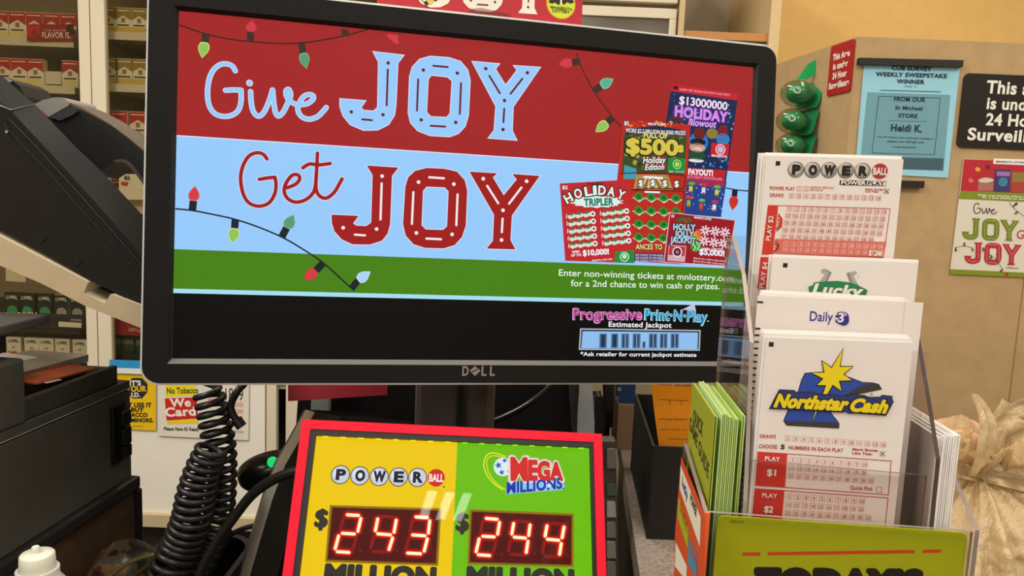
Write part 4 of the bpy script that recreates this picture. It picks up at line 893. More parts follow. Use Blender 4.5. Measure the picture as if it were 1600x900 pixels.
a.poly([(0, 381), (64, 383), (28, 690), (-40, 688)], red, 2); a.poly([(64, 430), (92, 468), (86, 520), (50, 548)], red, 2); a.poly([(44, 598), (72, 628), (66, 660), (30, 682)], red, 2)
a.text('PLAY $2', (14, 604), (32, 450), 28, paper, 4, .02); a.text('PICK 5', (64, 518), (74, 462), 14, paper, 4, .02); a.text('PICK 1', (44, 664), (54, 620), 14, paper, 4, .02)
for r_ in range(5):
    numbers(a, 134-9*r_, 404+44*r_, 45.3, 1.6, list(range(1+14*r_, min(70, 15+14*r_))), 32, redl, dred, l=3)
a.poly([(46, 592), (740, 612), (722, 706), (30, 684)], mat('D2695C', .7), 2)
numbers(a, 113, 622, 45.2, 1.5, list(range(1, 15)), 32, mat('E2B4AA', .7), mat('EAD6CE', .7), l=3); numbers(a, 107, 660, 45.2, 1.5, list(range(15, 27)), 32, mat('DDA096', .7), mat('E6C8C0', .7), l=3)
a.poly([(632, 664), (716, 668), (712, 702), (628, 698)], paper, 4); a.text('QP', (640, 692), (672, 693), 22, dred, 5, .03); a.sq((694, 685), 28, dred, 5, t=2.5)
a.poly([(-47, 706), (20, 708), (0, 905), (-68, 902)], red, 2); a.text('PLAY $4', (-28, 900), (-4, 740), 28, paper, 4, .02)
tag(b.build('play_slip'), 'tall pink and white number slip with lettered grey balls at the top', 'play slip')
backs(7, .060, .0007, bx, 'white slip edge behind the slip with lettered balls', 'slips behind the tall number slip', jit=.0016, up=.0015, seed=4, shift=-.0004)
# --- second tier slip, green banner
b, F, a, bx = slip_plane(.045, (1207, 402), (1435, 411), '', '')
a.zoom(1180, 400, 5.714); a.sq((268, 83), 40, blk, 1)
gy, gy2, gn = mat('A8A29C', .6), mat('8C8680', .6), mat('1F7A4C', .6)
a.poly([(590, 118), (622, 112), (682, 146), (640, 235), (570, 235), (622, 160), (588, 152)], gy, 1); a.poly([(622, 112), (682, 146), (640, 235), (622, 235), (655, 150)], gy2, 2)
a.poly([(815, 152), (898, 132), (910, 160), (876, 176), (928, 270), (850, 250)], gy, 1); a.poly([(815, 152), (840, 148), (878, 255), (850, 250)], gy2, 2); a.sq((920, 185), 14, gy2, 1, h=8)
a.poly([(474, 272), (512, 262), (520, 238), (545, 232), (640, 225), (740, 222), (840, 236), (900, 252), (1002, 305), (985, 352), (960, 520), (490, 500), (482, 330)], gn, 3)
a.text('Lucky', (500, 338), (950, 362), 92, gn, 4, .12, .25); a.text('Lucky', (506, 334), (940, 358), 88, mat('E6DED4', .6), 5, .05, .25)
tag(b.build('play_slip'), 'white slip with grey horseshoe ends above a green Lucky banner', 'play slip')
backs(4, .045, .0008, bx, 'white slip edge behind the green banner slip', 'slips behind the green banner slip', up=.0012, seed=5)
# --- third tier slip
b, F, a, bx = slip_plane(.030, (1184, 462), (1443, 473), '', '')
nv = mat('2A2784', .6); a.zoom(1180, 400, 5.714)
a.text('Daily', (485, 578), (690, 586), 86, nv, 1, .012); a.disc((772, 553), 64, nv, 1, 32, 60); a.disc((762, 545), 54, paper, 2, 28, 50); a.disc((790, 575), 46, nv, 3, 24); a.poly([(715, 528), (790, 522), (760, 552), (715, 548)], nv, 3); a.text('3', (726, 590), (790, 593), 86, nv, 4, .07); a.text('3', (732, 587), (786, 590), 80, paper, 5, .03); a.sq((815, 610), 8, nv, 1)
a.sq((45, 412), 54, blk, 1, h=18); a.zoom(0, 0, 1)
for i in range(32):
    y = 513.5+i*10.3; a.sq((1188-(y-472)*.098, y), 8, blk, 1, h=3)
a.zoom(1180, 400, 5.714); a.stroke([(1340, 400), (1310, 690)], 3, mat('BDB2AA', .7), 1, smooth=False)
tag(b.build('play_slip'), 'wide white slip with a small blue Daily 3 logo', 'play slip')
backs(6, .030, .0007, (bx[0]+.003, bx[1], bx[2]-.008, bx[3]-.001), 'white slip edge behind the blue logo slip', 'slips behind the blue logo slip', up=.002, seed=6, jit=.0016)
# --- front slip: blue state outline with a yellow star
b, F, a, bx = slip_plane(.0115, (1197, 527), (1427, 536), '', '')
bx_f = bx
a.zoom(1200, 450, 4); a.sq((20, 352), 30, mat('3A2018', .7), 1)
bl1, bkk, yl = mat('2A479C', .6), mat('231F22', .6), mat('E2C814', .6)
up_ = [(232, 535), (330, 527), (420, 540), (500, 558), (590, 592), (655, 595), (690, 605), (705, 630), (600, 652), (490, 672), (190, 650), (212, 575)]
a.poly(grow(up_, 5), bkk, 1); a.poly(up_, bl1, 2); a.poly([(560, 622), (590, 606), (655, 597), (690, 605), (705, 630), (600, 655), (490, 672), (480, 668)], mat('3C3630', .6), 3)
lo_ = [(130, 755), (380, 762), (405, 800), (425, 822), (443, 848), (440, 874), (118, 856), (99, 830)]
a.poly(grow(lo_, 4), bkk, 1); a.poly(lo_, bl1, 2); a.poly([(99, 830), (415, 838), (443, 848), (440, 874), (118, 856)], mat('3C3630', .6), 3)
st_ = [(467, 383), (445, 492), (525, 490), (468, 537), (520, 575), (440, 578), (457, 642), (402, 602), (364, 668), (340, 668), (362, 605), (305, 605), (345, 565), (275, 530), (352, 527), (338, 458), (396, 500)]
a.poly(grow(st_, 6), bkk, 4); a.poly(st_, yl, 5); a.poly([(300, 745), (318, 745), (274, 838)], bkk, 4); a.poly([(302, 748), (312, 748), (277, 828)], yl, 5)
a.zoom(1200, 600, 6.667)
bn_ = [(5, 258), (112, 52), (275, 60), (288, 78), (480, 78), (500, 95), (830, 118), (880, 98), (1000, 112), (1050, 130), (1160, 130), (1182, 108), (1300, 122), (1288, 140), (1305, 185), (1225, 328), (900, 305), (840, 308), (800, 285), (772, 296), (240, 265)]
a.poly(bn_, bkk, 6); a.poly(grow(bn_, -9), mat('2B3470', .6), 7)
for wd, p0, p1, cp in (('Northstar', (58, 228), (800, 268), 128), ('Cash', (835, 272), (1215, 294), 126)):
    a.text(wd, (p0[0]-10, p0[1]+4), (p1[0]+10, p1[1]+6), cp+12, bkk, 8, .10, .32); a.text(wd, p0, p1, cp, yl, 9, .062, .32)
a.ring((1070, 102), 10, 14, bkk, 9, 12); a.disc((1070, 102), 5, bkk, 9, 8)
a.zoom(1160, 660, 5.623)
a.text('DRAWS', (152, 136), (292, 140), 32, dred, 1, .03); numbers(a, 396, 138, 70, 4.8, list(range(2, 15)), 48, redl, dred, t=3, l=1)
a.text('CHOOSE', (142, 225), (304, 231), 34, dred, 1, .03); a.text('5', (336, 233), (370, 234), 38, blk, 1, .05); a.text('NUMBERS IN EACH PLAY', (404, 235), (886, 262), 32, dred, 1, .03)
a.text('Mark Boxes', (965, 244), (1188, 256), 20, dred, 1, .04); a.text('Like This:', (962, 277), (1140, 288), 20, dred, 1, .04); xmark(a, (1230, 275), 46, blk)
for (y0, h_, lab, xo) in ((255, 300, '$1', 0), (575, 330, '$2', -22)):
    P = lambda x, y: (x+xo-(y-255)*.06, y)
    if lab == '$1': fr1 = [(133, 255), (1310, 335), (1285, 640), (112, 555)]
    else: fr1 = [(108, 578), (1284, 660), (1250, 960), (80, 880)]
    a.poly(fr1, dred, 1, [grow(fr1, -7)])
    a.poly([fr1[0], (fr1[0][0]+262, fr1[0][1]+16), (fr1[3][0]+262, fr1[3][1]+16), fr1[3]], red, 2)
    x_, y_ = fr1[0]
    a.text('PLAY', (x_+62, y_+76), (x_+196, y_+84), 36, paper, 4, .03); a.text(lab, (x_+82, y_+207), (x_+156, y_+212), 54, paper, 4, .05)
    for r_ in range(3):
        n0 = 1+10*r_; nn_ = list(range(n0, n0+10 if r_ < 2 else n0+11))
        numbers(a, x_+306-8*r_-(0 if lab == '$1' else 0), y_+72+70*r_, 70.5, 4.6, nn_, 50, redl, dred, t=3, l=2)
    if lab == '$1': a.text('Quick Pick', (945, 588), (1145, 600), 34, dred, 2, .02); a.sq((1200, 590), 50, dred, 2, t=3.5)
tag(b.build('play_slip'), 'front white slip with blue state outline, yellow star and red number boxes', 'play slip')
backs(9, .0115, .0007, (bx[0]-.0006, bx[1], bx[2]-.0004, bx[3]), 'white slip edge behind the star slip', 'slips behind the star slip', up=.0022, seed=8)

# --- green card in the front pocket
f = HF(.004); b = MB(); c0 = f.uv(1121.5, 805); c1 = f.uv(1513, 832.5); cr_ = .004
z1 = (c0[1]+c1[1])/2
ct = [(c0[0], .006), (c1[0], .006), (c1[0], c1[1]-cr_)] + [(c1[0]-cr_+cr_*math.cos(t), c1[1]-cr_+cr_*math.sin(t)) for t in (.4, .8, 1.2)] + [(c1[0]-cr_, c1[1]), (c0[0]+cr_, c0[1])] + [(c0[0]+cr_-cr_*math.sin(t), c0[1]-cr_+cr_*math.cos(t)) for t in (.4, .8, 1.2)] + [(c0[0], c0[1]-cr_)]
b.prism(f, ct, -.0006, 0, mat('B4BE04', .6)); a = Art(b, f, .00012); a.zoom(1080, 780, 3.478)
org = mat('DC4A1A', .5)
for l in ([(278, 298), (375, 297)], [(415, 296), (1213, 284)], [(1257, 283), (1357, 281)]): a.stroke(l, 18, org, 1, smooth=False, caps=False)
a.text('TODAY’S', (352, 512), (1250, 524), 134, blk, 1, .09); a.text('2024', (210, 128), (285, 131), 16, mat('7E8420', .6), 1, .02)
tag(b.build('sign_card'), 'lime green card with TODAY’S in heavy black letters in the front pocket', 'sign')

# --- green guides on the left, standing edge on
gg = mat('9CB84A', .6); gcov = mat('8E9522', .55); gin = mat('B4C98A', .6)
S1 = HS(.004); g0 = S1.uv(1116, 650); g1 = S1.uv(1083, 585); gv = g0[1]; bA, bB = -g0[0], -g1[0]
FB = HF(bA)
def guide(a_, dz, m_, label, group, tilt=0, cover=False):
    f = HS(a_); b = MB(); b.prism(f, [(-bB, .006), (-bA, .006), (-bA, gv+dz), (-bB, gv+dz)], -.0007, 0, m_)
    if cover:
        ar = Art(b, f, .00012); ar.zoom(1040, 560, 2.647); ik = mat('2E3010', .6)
        ar.text('QUICK', (113, 262), (153, 326), 17, ik, 1, .028); ar.text('GAME GUIDE', (98, 286), (176, 498), 17, ik, 1, .028)
    o = b.build('game_guide'); tag(o, label, 'leaflet', group); return o
random.seed(11)
pos = [(.0040, 0), (.0052, -.0006)] + [(.0078+i*.00105, random.uniform(-.001, .0012)-.0003*i+.001) for i in range(9)] + [(.0185, .0015), (.0196, .0008)]
for i, (a_, dz) in enumerate(pos):
    lab = 'green guide with its QUICK GAME GUIDE cover facing left' if i == 0 else 'green guide standing edge on, %s from the left in its pocket' % ORD[i]
    guide(a_, dz, gcov if i == 0 else (gg if i % 2 else gin), lab, 'green game guides', cover=(i == 0))
# --- white slips on the right, edge on
SR2 = HS(aR+.004); w0 = SR2.uv(1478, 682); w1 = SR2.uv(1440, 636); wb0, wb1 = -w0[0], min(-w1[0], HD-.004)
wb0 = .014; rnd = random.Random(5); first = None
zt = HF(wb0).uv(1485, 680)[1]; na = 12; a0 = aR+.0028; a1 = HW-.0045
for i in range(na):
    a_ = a0+(a1-a0)*i/(na-1); M = Frame(HP(a_, wb0+rnd.uniform(0, .0006), .006), -HY, Z).mtx() @ Matrix.Translation((0, -rnd.uniform(0, .002)*(i < na-3), 0))
    lb = 'white slip standing edge on in the right pocket, %s' % (ORD[i] + (' from left' if i else ''))
    if first is None:
        b = MB(); b.prism(Frame((0, 0, 0), (1, 0, 0), (0, 1, 0)), [(-(HD-.006-wb0), 0), (0, 0), (0, zt-.006), (-(HD-.006-wb0), zt-.006)], -.0007, 0, paperw)
        first = b.build('play_slip', loc=(0, 0, 0)); first.matrix_basis = M; tag(first, lb, 'play slip', 'white slips in the right pocket')
    else: dup(first, M, lb, 'white slips in the right pocket')

# ------------------------------------------------------------------ things on the partition
def onwall(pts, m, th=.0015, fr=PF, eps=.0004, w=.0012):
    f = fr.off(w+th); b = MB(); b.prism(f, [f.uv(*p) for p in pts][::-1], -th, 0, m); return b, f, Art(b, f, eps)
b, f, a = onwall([(1350, 101), (1500, 104), (1481, 278), (1336, 270)], mat('94CCE0', .6))
a.zoom(1320, 80, 4.285); ink = mat('22323C', .7); tl = mat('6C9CAA', .65)
a.poly([(152, 275), (706, 293), (660, 800), (98, 780)], tl, 1)
a.text('CUB SURVEY', (312, 124), (580, 134), 24, ink, 2, .035); a.text('WEEKLY SWEEPSTAKE', (206, 166), (682, 180), 26, ink, 2, .035); a.text('WINNER', (346, 214), (532, 220), 26, ink, 2, .035); a.text('WEEK 15', (395, 240), (478, 244), 9, ink, 2, 0)
a.stroke([(238, 261), (640, 272)], 4, ink, 2, smooth=False); a.text('FROM OUR', (328, 332), (538, 340), 26, ink, 2, .035); a.text('St Michael', (335, 390), (518, 396), 24, ink, 2, .03); a.text('STORE', (356, 442), (484, 447), 24, ink, 2, .035); a.stroke([(292, 464), (548, 472)], 2, ink, 2, smooth=False)
a.text('Heidi K.', (306, 534), (515, 542), 44, ink, 2, .035); a.text('You will receive a text notification message to', (214, 578), (594, 592), 12, ink, 2, .01); a.text('redeem your $50 gift card', (280, 608), (526, 616), 12, ink, 2, .01); a.text('congratulations', (318, 644), (474, 650), 12, ink, 2, .01)
a.poly([(225, 300), (640, 312), (600, 695), (180, 682)], ink, 2, [[(228, 303), (637, 315), (597, 692), (183, 679)]]); a.poly([(100, 705), (660, 718), (655, 796), (96, 780)], mat('3E5A66', .6), 2)
post_ = b.build('poster'); tag(post_, 'light blue winner poster hanging from a black bar on the tan partition', 'poster')
b, f, a = onwall([(1343, 90), (1506, 94), (1504.5, 105), (1342, 100.5)], mat('1E1916', .5), .010, w=.003); tag(b.build('poster_bar', bevel=.001), 'black clamp bar along the top of the light blue poster', 'bar')
b, f, a = onwall([(1330, 280), (1445, 283), (1444, 294), (1330, 291)], mat('1E1916', .5), .010, w=.003); tag(b.build('poster_bar', bevel=.001), 'black clamp bar below the light blue poster', 'bar')
# black surveillance sign, rounded
f = PF.off(.004); p0 = f.uv(1508, 114); p1 = f.uv(1494, 230); wd = .30
b = MB(); hh = p0[1]-p1[1]; b.prism(f, rrect(p0[0]-.0008, p1[1], p0[0]+wd, p0[1], .012), -.003, 0, mat('1A1715', .35)); a = Art(b, f, .0004); a.zoom(1480, 100, 6); wt = mat('E6E2D8', .5)
a.text('This area', (362, 270), (990, 300), 112, wt, 1, .03); a.text('is under', (366, 418), (880, 442), 104, wt, 1, .03); a.text('24 Hour', (358, 570), (900, 592), 104, wt, 1, .03); a.text('Surveillance', (186, 708), (1090, 748), 106, wt, 1, .03)
tag(b.build('surveillance_sign', bevel=.0008), 'black rounded sign with white lettering about 24 hour surveillance', 'sign')
# red sign on the left face
f = PS.off(.0035); b = MB(); ra = [f.uv(*p) for p in ((1298, 72), (1338.5, 60), (1330, 144), (1292, 148))]
u0 = (ra[0][0]+ra[3][0])/2; u1 = -.004; v1 = (ra[0][1]+ra[1][1])/2; v0 = (ra[2][1]+ra[3][1])/2
b.prism(f, rrect(u0, v0, u1, v1, .006), -.0022, 0, mat('A81C1E', .45)); a = Art(b, f, .0004); uu = u1-u0; vv = v1-v0
for i, t in enumerate(('This Area', 'is under', '24 Hour', 'Surveillance')):
    vs, fs, x0_, w_ = text_data(t, .05); wt_ = uu*(.72, .62, .60, .86)[i]; bl_ = v1-vv*(.30+.19*i)
    b.add([f.P(u0+uu*.5+((x-x0_)/w_-.5)*wt_, bl_+y/.682*vv*.115, .0004) for x, y in vs], fs, wt)
tag(b.build('surveillance_sign', bevel=.0008), 'small red sign with white lettering on the partition corner', 'sign')
# give joy poster at the right edge
b, f, a = onwall([(1506, 248.5), (1660, 254), (1640, 432), (1485, 421)], mat('D8D0C0', .6))
a.zoom(1490, 240, 4.5); pr, pg = mat('B4202E', .6), mat('7C8A1E', .6)
a.poly([(74, 40), (760, 62), (740, 285), (48, 262)], pr, 1); a.poly([(48, 262), (740, 285), (735, 350), (36, 318)], pg, 1); a.poly([(-22, 812), (690, 846), (686, 880), (-24, 848)], pg, 1)
a.poly([(280, 34), (600, 44), (598, 86), (276, 72)], paperw, 2); a.text('MINNESOTA LOTTERY GIVES', (296, 62), (560, 72), 12, ink, 3, .02)
a.poly([(172, 180), (280, 184), (276, 262), (166, 262)], mat('A86A60', .6), 2); a.blob([(170, 190), (200, 172), (240, 170), (282, 186), (240, 204), (200, 204)], mat('C8C4B4', .6), 3)
a.poly([(290, 110), (402, 112), (392, 272), (280, 268)], mat('3A3468', .6), 2); a.poly([(300, 125), (395, 128), (392, 160), (300, 156)], mat('A06AB0', .6), 3); a.disc((345, 200), 34, mat('3E7AA0', .6), 3, 10); a.poly([(410, 130), (560, 135), (560, 275), (400, 272)], mat('8A7438', .6), 2); a.poly([(408, 200), (560, 205), (560, 275), (400, 272)], mat('A83A34', .6), 3)
for x, y, c in ((168, 112, 'D8A03A'), (240, 95, '6A1A20'), (120, 190, 'D06A5A')): a.blob([(x-20, y-4), (x, y-18), (x+20, y+2), (x, y+16)], mat(c, .6), 2, 3)
a.text('Enter non-winning tickets at mnlottery', (170, 296), (640, 316), 13, paperw, 2, .02); a.text('for a 2nd chance to win cash', (198, 312), (560, 330), 13, paperw, 2, .02)
mp = lambda P, x0, y0, s_: [((x-82)*s_+x0, (y-83)*s_+y0) for x, y in P]
brn = mat('4A3C34', .6)
mg_ = lambda P: [((x-75)*.125+138, (y-110)*.125+345) for x, y in P]
for st in ([(402, 215), (300, 138), (160, 212), (100, 470), (182, 680), (280, 710), (442, 630), (464, 424), (295, 426)], [(568, 440), (600, 660), (655, 708), (770, 540), (806, 422), (840, 670), (875, 705), (985, 530), (985, 418), (955, 480), (1075, 585)], [(1105, 582), (1240, 530), (1212, 472), (1100, 560), (1120, 710), (1290, 715), (1390, 612)]): a.stroke(mg_(st), 6, brn, 2)
for cc, x0, y0, dk_ in ((mat('6E7E1C', .6), 60, 452, mat('A8B458', .6)), (mat('B02430', .6), 76, 622, mat('D08088', .6))):
    for P, H in ((J2, None), (O2, O2h), (Y2, None)):
        a.poly(mp(P, x0, y0, .278), cc, 2, [mp(H, x0, y0, .278)] if H else ())
    for l in ([(428, 130), (420, 500)], [(648, 200), (638, 560)], [(955, 210), (946, 570)], [(1110, 150), (1262, 390)], [(1430, 180), (1280, 390)], [(1267, 410), (1262, 600)], [(680, 150), (930, 160)], [(670, 600), (920, 610)], [(140, 500), (240, 580), (390, 560)]): a.stroke(mp(l, x0, y0, .278), 5, dk_, 3, smooth=False)
a.text('Get', (440, 596), (560, 604), 60, pr, 2, 0)
a.stroke([(390, 342), (430, 390), (500, 442), (580, 480)], 3, brn, 2); a.bulb((418, 372), (432, 358), (450, 345), 20, brn, brn, brn, 2); a.bulb((452, 408), (440, 416), (428, 424), 20, mat('8A7A20', .6), brn, brn, 2)
a.stroke([(10, 660), (70, 650), (130, 662)], 3, brn, 2); a.stroke([(240, 700), (290, 740), (345, 815)], 3, brn, 4); a.bulb((74, 650), (74, 638), (76, 622), 16, pr, pr, brn, 2); a.bulb((14, 660), (14, 672), (14, 690), 16, brn, brn, brn, 2); a.bulb((132, 664), (132, 674), (134, 688), 16, mat('5A6A3A', .6), brn, brn, 2); a.bulb((205, 660), (206, 672), (210, 690), 16, pr, pr, brn, 4); a.bulb((262, 715), (262, 730), (258, 745), 16, mat('3A7A4A', .6), brn, brn, 4); a.bulb((345, 812), (335, 820), (325, 830), 16, brn, brn, brn, 4)
a.text('mnlottery.com', (366, 806), (452, 810), 12, brn, 2, .01); a.poly([(360, 838), (384, 840), (380, 862), (364, 858)], pr, 3)
tag(b.build('poster'), 'red, green and white Give JOY poster at the right edge of the picture', 'poster')

# green blister packs hanging in a column on the partition's left face
gdk, ggr = mat('1E7E4C', .4), mat('2E9A60', .4)
dome = clear('DCE6DC', 2.2, .08)
hk = at(1282, 92, 1.78)
def green_pack(c, r, y, label, header=False):
    p = at(c[0], c[1], y); t = thing('hanging_package', label, 'package', tuple(p), group='green packages hanging on the partition')
    rk = r*y/FPX; n1 = (-X0*.92-FW*.35+Z*.12).normalized(); e_ = n1.cross(Z).normalized(); e2_ = e_.cross(n1)
    if e2_.z < 0: e2_ = -e2_
    def ellip(q, a1, a2, a3, m, name):
        b = MB(); rings = []
        for i in range(15):
            t_ = math.pi*(.02+.96*i/14); rings.append([q+n1*a1*math.cos(t_)+(e_*a2*math.cos(2*math.pi*j/26)+e2_*a3*math.sin(2*math.pi*j/26))*math.sin(t_) for j in range(26)])
        b.loft(rings, m); b.build(name, t)
    ellip(p, rk*1.10, rk, rk*.86, dome, 'blister')
    ellip(p-n1*rk*.12+e2_*rk*.06, rk*.80, rk*.80, rk*.64, ggr, 'ball')
    b = MB(); q_ = p+n1*rk*.35-FW*rk*.66; f = Frame(q_, RT, UP); rr = rk*.25
    b.prism(f, [(rr*math.cos(i*.4), rr*math.sin(i*.4)) for i in range(16)], -.004, .0008, mat('D8E4D8', .4), [[(rr*.55*math.cos(i*.4), rr*.55*math.sin(i*.4)) for i in range(16)]]); b.build('label_ring', t)
    b = MB(); cf = Frame(p-n1*rk*1.02+Z*rk*.1, e_, Z*.9+X0*.30)
    b.prism(cf, rrect(-rk*1.05, -rk*.85, rk*1.05, rk*.95, rk*.3), -.0012, 0, gdk); b.build('backing_card', t)
    return t
green_pack((1246, 147), 24, 1.79, 'green ball package in clear blister, topmost of the hanging column')
green_pack((1238, 190), 23, 1.785, 'green ball package in clear blister, below the topmost one in the hanging column')
green_pack((1236, 228), 22, 1.78, 'green ball package in clear blister, lowest one showing above the slips')
b = MB(); f = Frame(at(1268, 110, 1.80), (RT*.7+FW*.1), UP); 
hc = [f.uv(*p) for p in ((1262, 100), (1288, 86), (1280, 112), (1262, 124), (1245, 124))]; b.prism(f, hc[::-1], -.001, 0, mat('1FA860', .45))
yc = [f.uv(*p) for p in ((1284, 100), (1292, 98), (1286, 142), (1276, 146), (1280, 120))]; b.prism(f.off(-.004), yc[::-1], -.001, 0, mat('A8B422', .45))
tag(b.build('header_card'), 'green and yellow header card at the top of the hanging packages', 'card')
b = MB(); hk = at(1284, 88, 1.80); b.tube([hk+FW*.06+RT*.02, hk, hk-Z*.004, hk-Z*.012], .0016, mat('D8D4CC', .3, .6))
b.lathe(hk-Z*.004, [(.004, 0), (.005, .003), (.003, .006)], mat('D8D4CC', .3)); tag(b.build('hook'), 'white wall hook holding the green hanging packages', 'hook')
# ------------------------------------------------------------------ dark grey counter printer at the left
gm = mat('47453D', .55, noise_=.05, nscale=200); gm2 = mat('3A3833', .5); gtop = mat('58575A', .5); wline = mat('8E8C86', .5)
Fq = at(203, 594, .85); dv_ = ray(880, 315); dv_ = Vector((dv_.x, dv_.y, 0)).normalized()
LX = Vector((dv_.y, -dv_.x, 0))                         # to the right of the box
GO = Vector((Fq.x, Fq.y, DK))                           # far right corner, at the work surface
G = Frame(GO, -dv_, Z)                                  # right face; u runs towards the viewer, n = to the right
if G.n.dot(LX) < 0: G = Frame(GO, dv_, Z)
sg = 1 if G.e1.dot(dv_) < 0 else -1
def gu(px, py, w=0):
    u, v = G.off(w).uv(px, py); return u*sg, v
def gbox(mb, u0, u1, v0, v1, w0, w1, m): mb.box((min(u0*sg, u1*sg), v0, w0), (max(u0*sg, u1*sg), v1, w1), m, G)
zt_ = Fq.z-DK; zb_ = gu(204, 745)[1]; LEN = .52; WID = .34
pr = thing('counter_printer', 'dark grey counter printer with a ticket tray at the left', 'printer', tuple(GO+Z*zb_), )
b = MB(); vs_ = gu(201, 608)[1]
gbox(b, 0, LEN, zb_, vs_-.0012, -WID, 0, gm); gbox(b, .001, LEN-.001, vs_-.0012, vs_+.0012, -WID, -.0012, mat('16150F', .6)); b.build('body', pr, bevel=.003)
b = MB(); gbox(b, .0, LEN, vs_+.0012, zt_, -WID, 0, gm); gbox(b, .001, LEN, vs_+.0004, vs_+.0013, -WID, .0007, wline); b.build('cover', pr, bevel=.002)
uB0 = gu(189, 571)[0]; uB1 = gu(47, 640)[0]; vB = gu(189, 571)[1]
b = MB()   # tray: base and rim
gbox(b, uB0, uB1, zt_, zt_+.004, -WID+.02, -.004, gtop); gbox(b, uB0, uB1, zt_, vB, -.012, -.004, gm2); gbox(b, uB0, uB0+.006, zt_, vB-.002, -WID+.02, -.012, gtop); gbox(b, uB0, uB1, zt_, vB, -WID+.02, -WID+.028, gm2)
b.build('tray', pr, bevel=.0015)
uA = gu(41, 641)[0]; vA = gu(30, 561)[1]
b = MB(); gbox(b, uA, LEN, zt_, vA, -WID, .0005, gm); b.build('side_block', pr, bevel=.003)
lp = [at(58, 496, .70), at(58, 511, .70)]
b = MB(); lidz = lp[1].z; lt = lp[0].z
b.box((-.78, .56, lidz), (lp[0].x, .72, lt), mat('4A4744', .45)); b.build('lid', pr, bevel=.002)
b = MB(); nx = at(8, 540, .70).x; b.box((nx-.12, .58, DK+vA), (nx, .70, lidz), gm2); b.build('neck', pr)
# connector socket on the side
cu_, cv = gu(183, 676); b = MB(); k = mat('0E0E0D', .35)
gbox(b, cu_-.012, cu_+.013, cv-.034, cv+.034, 0, .004, k); b.build('connector', pr, bevel=.001)
c_ = [o for o in pr.children if o.name.startswith('connector')][0]
for dz, h_ in ((.018, .008), (-.004, .010), (-.022, .007)):
    b = MB(); gbox(b, cu_-.010, cu_+.006, cv+dz-h_, cv+dz+h_, .004, .012, k); b.build('plug', c_, bevel=.0015)
# base cabinet under it
b = MB(); br = mat('503B29', .5, noise_=.2, nscale=60); ub = gu(207, 748, .004)
bb_ = thing('base_box', 'dark brown box with a black rim underneath the dark grey printer', 'box', tuple(GO))
gbox(b, -.004, LEN+.01, 0, zb_-.016, -WID, .002, br); b.build('body', bb_, bevel=.002)
b = MB(); gbox(b, -.006, LEN+.01, zb_-.016, zb_-.0005, -WID, .008, mat('22201E', .5)); gbox(b, -.008, -.0005, 0, zb_-.016, -.02, .009, mat('1C1A18', .5)); b.build('rim', bb_, bevel=.003)
# papers lying in the tray
def sheet(name, p, th, m, label, cat, group=None, axis=None):
    """p: three corners (near left, near right, far right) -> slanted thin slab"""
    a_, b_, c_2 = [Vector(q) for q in p]; d_ = a_+(c_2-b_); n_ = (b_-a_).cross(c_2-b_).normalized(); n_ = n_ if n_.z > 0 else -n_
    mb = MB(); mb.add([a_, b_, c_2, d_, a_+n_*th, b_+n_*th, c_2+n_*th, d_+n_*th], [(0, 1, 2, 3)[::-1], (4, 5, 6, 7), (0, 1, 5, 4), (1, 2, 6, 5), (2, 3, 7, 6), (3, 0, 4, 7)], m)
    return tag(mb.build(name), label, cat, group)
def gp(u, w, v): return G.P(u*sg, v, w)
def slab(name, p0, p1, w0, w1, rise, th, m, label, cat):
    """slanted slab whose front edge runs p0 -> p1 (pixels on the plane w0) and reaches back to w1"""
    a_ = G.off(w0); q0 = a_.P(*a_.uv(*p0)); q1 = a_.P(*a_.uv(*p1)); k_ = (w1-w0)
    return sheet(name, [q0, q1, q1+G.n*k_+Z*rise], th, m, label, cat)
slab('orange_ticket', (58, 601), (150, 577), -.016, -.07, .004, .0016, mat('B8502C', .45), 'orange printed ticket lying along the edge of the printer tray', 'ticket')
slab('orange_ticket', (40, 602), (128, 578), -.034, -.10, .004, .0020, mat('8A4228', .45), 'darker orange ticket under the grey wallet in the printer tray', 'ticket')
slab('receipt', (74, 599), (96, 594), -.013, -.03, .001, .0008, paperw, 'small white receipt tucked at the front of the orange tickets', 'receipt')
slab('plastic_wallet', (36, 594), (138, 565), -.050, -.12, .002, .0085, mat('A09A92', .25), 'shiny grey plastic wallet lying slanted in the printer tray', 'wallet')
slab('receipt', (32, 566), (62, 560), -.085, -.14, .004, .0014, paperw, 'crumpled white receipt on top of the grey plastic wallet', 'receipt')

# ------------------------------------------------------------------ black display seen from behind, upper left
z9 = lambda x, y: (x/4.5, 100+y/4.5); z2 = lambda x, y: (x/4, 225+y/4)
pd_ = thing('register_display', 'black slanted register display seen from its side, with a beige lower edge', 'display', tuple(at(60, 300, .80)))
Ya = .70; fA = plane_y(Ya); fB = plane_y(Ya+.03); fC = plane_y(Ya+.20)
bk = mat('191614', .42, spec=.2, noise_=.08, nscale=120); bk2 = mat('1F1E1D', .36, spec=.25); gt = mat('8E8A84', .5)
crease = [(-420, -171), (16, 172), (45, 203), (78, 238), (133, 298), (227, 404), (300, 487)]
outer = [(-380, -215), (54, 163), (84, 194), (118, 229), (163, 272), (227, 341), (300, 424)]
lower = [(-420, 143), (0, 357), (55, 387), (140, 437), (227, 482), (300, 520)]
A = [at(*p, Ya) for p in crease]; Bq = [at(*p, Ya+.022) for p in outer]; Cq = [at(p[0]-8, p[1]-6, Ya+.20) for p in outer]
L_ = [at(*p, Ya) for p in lower]; Lb = [q+Vector((0, .20, 0)) for q in L_]
b = MB(); b.poly(A+L_[::-1], bk); n7 = len(A)
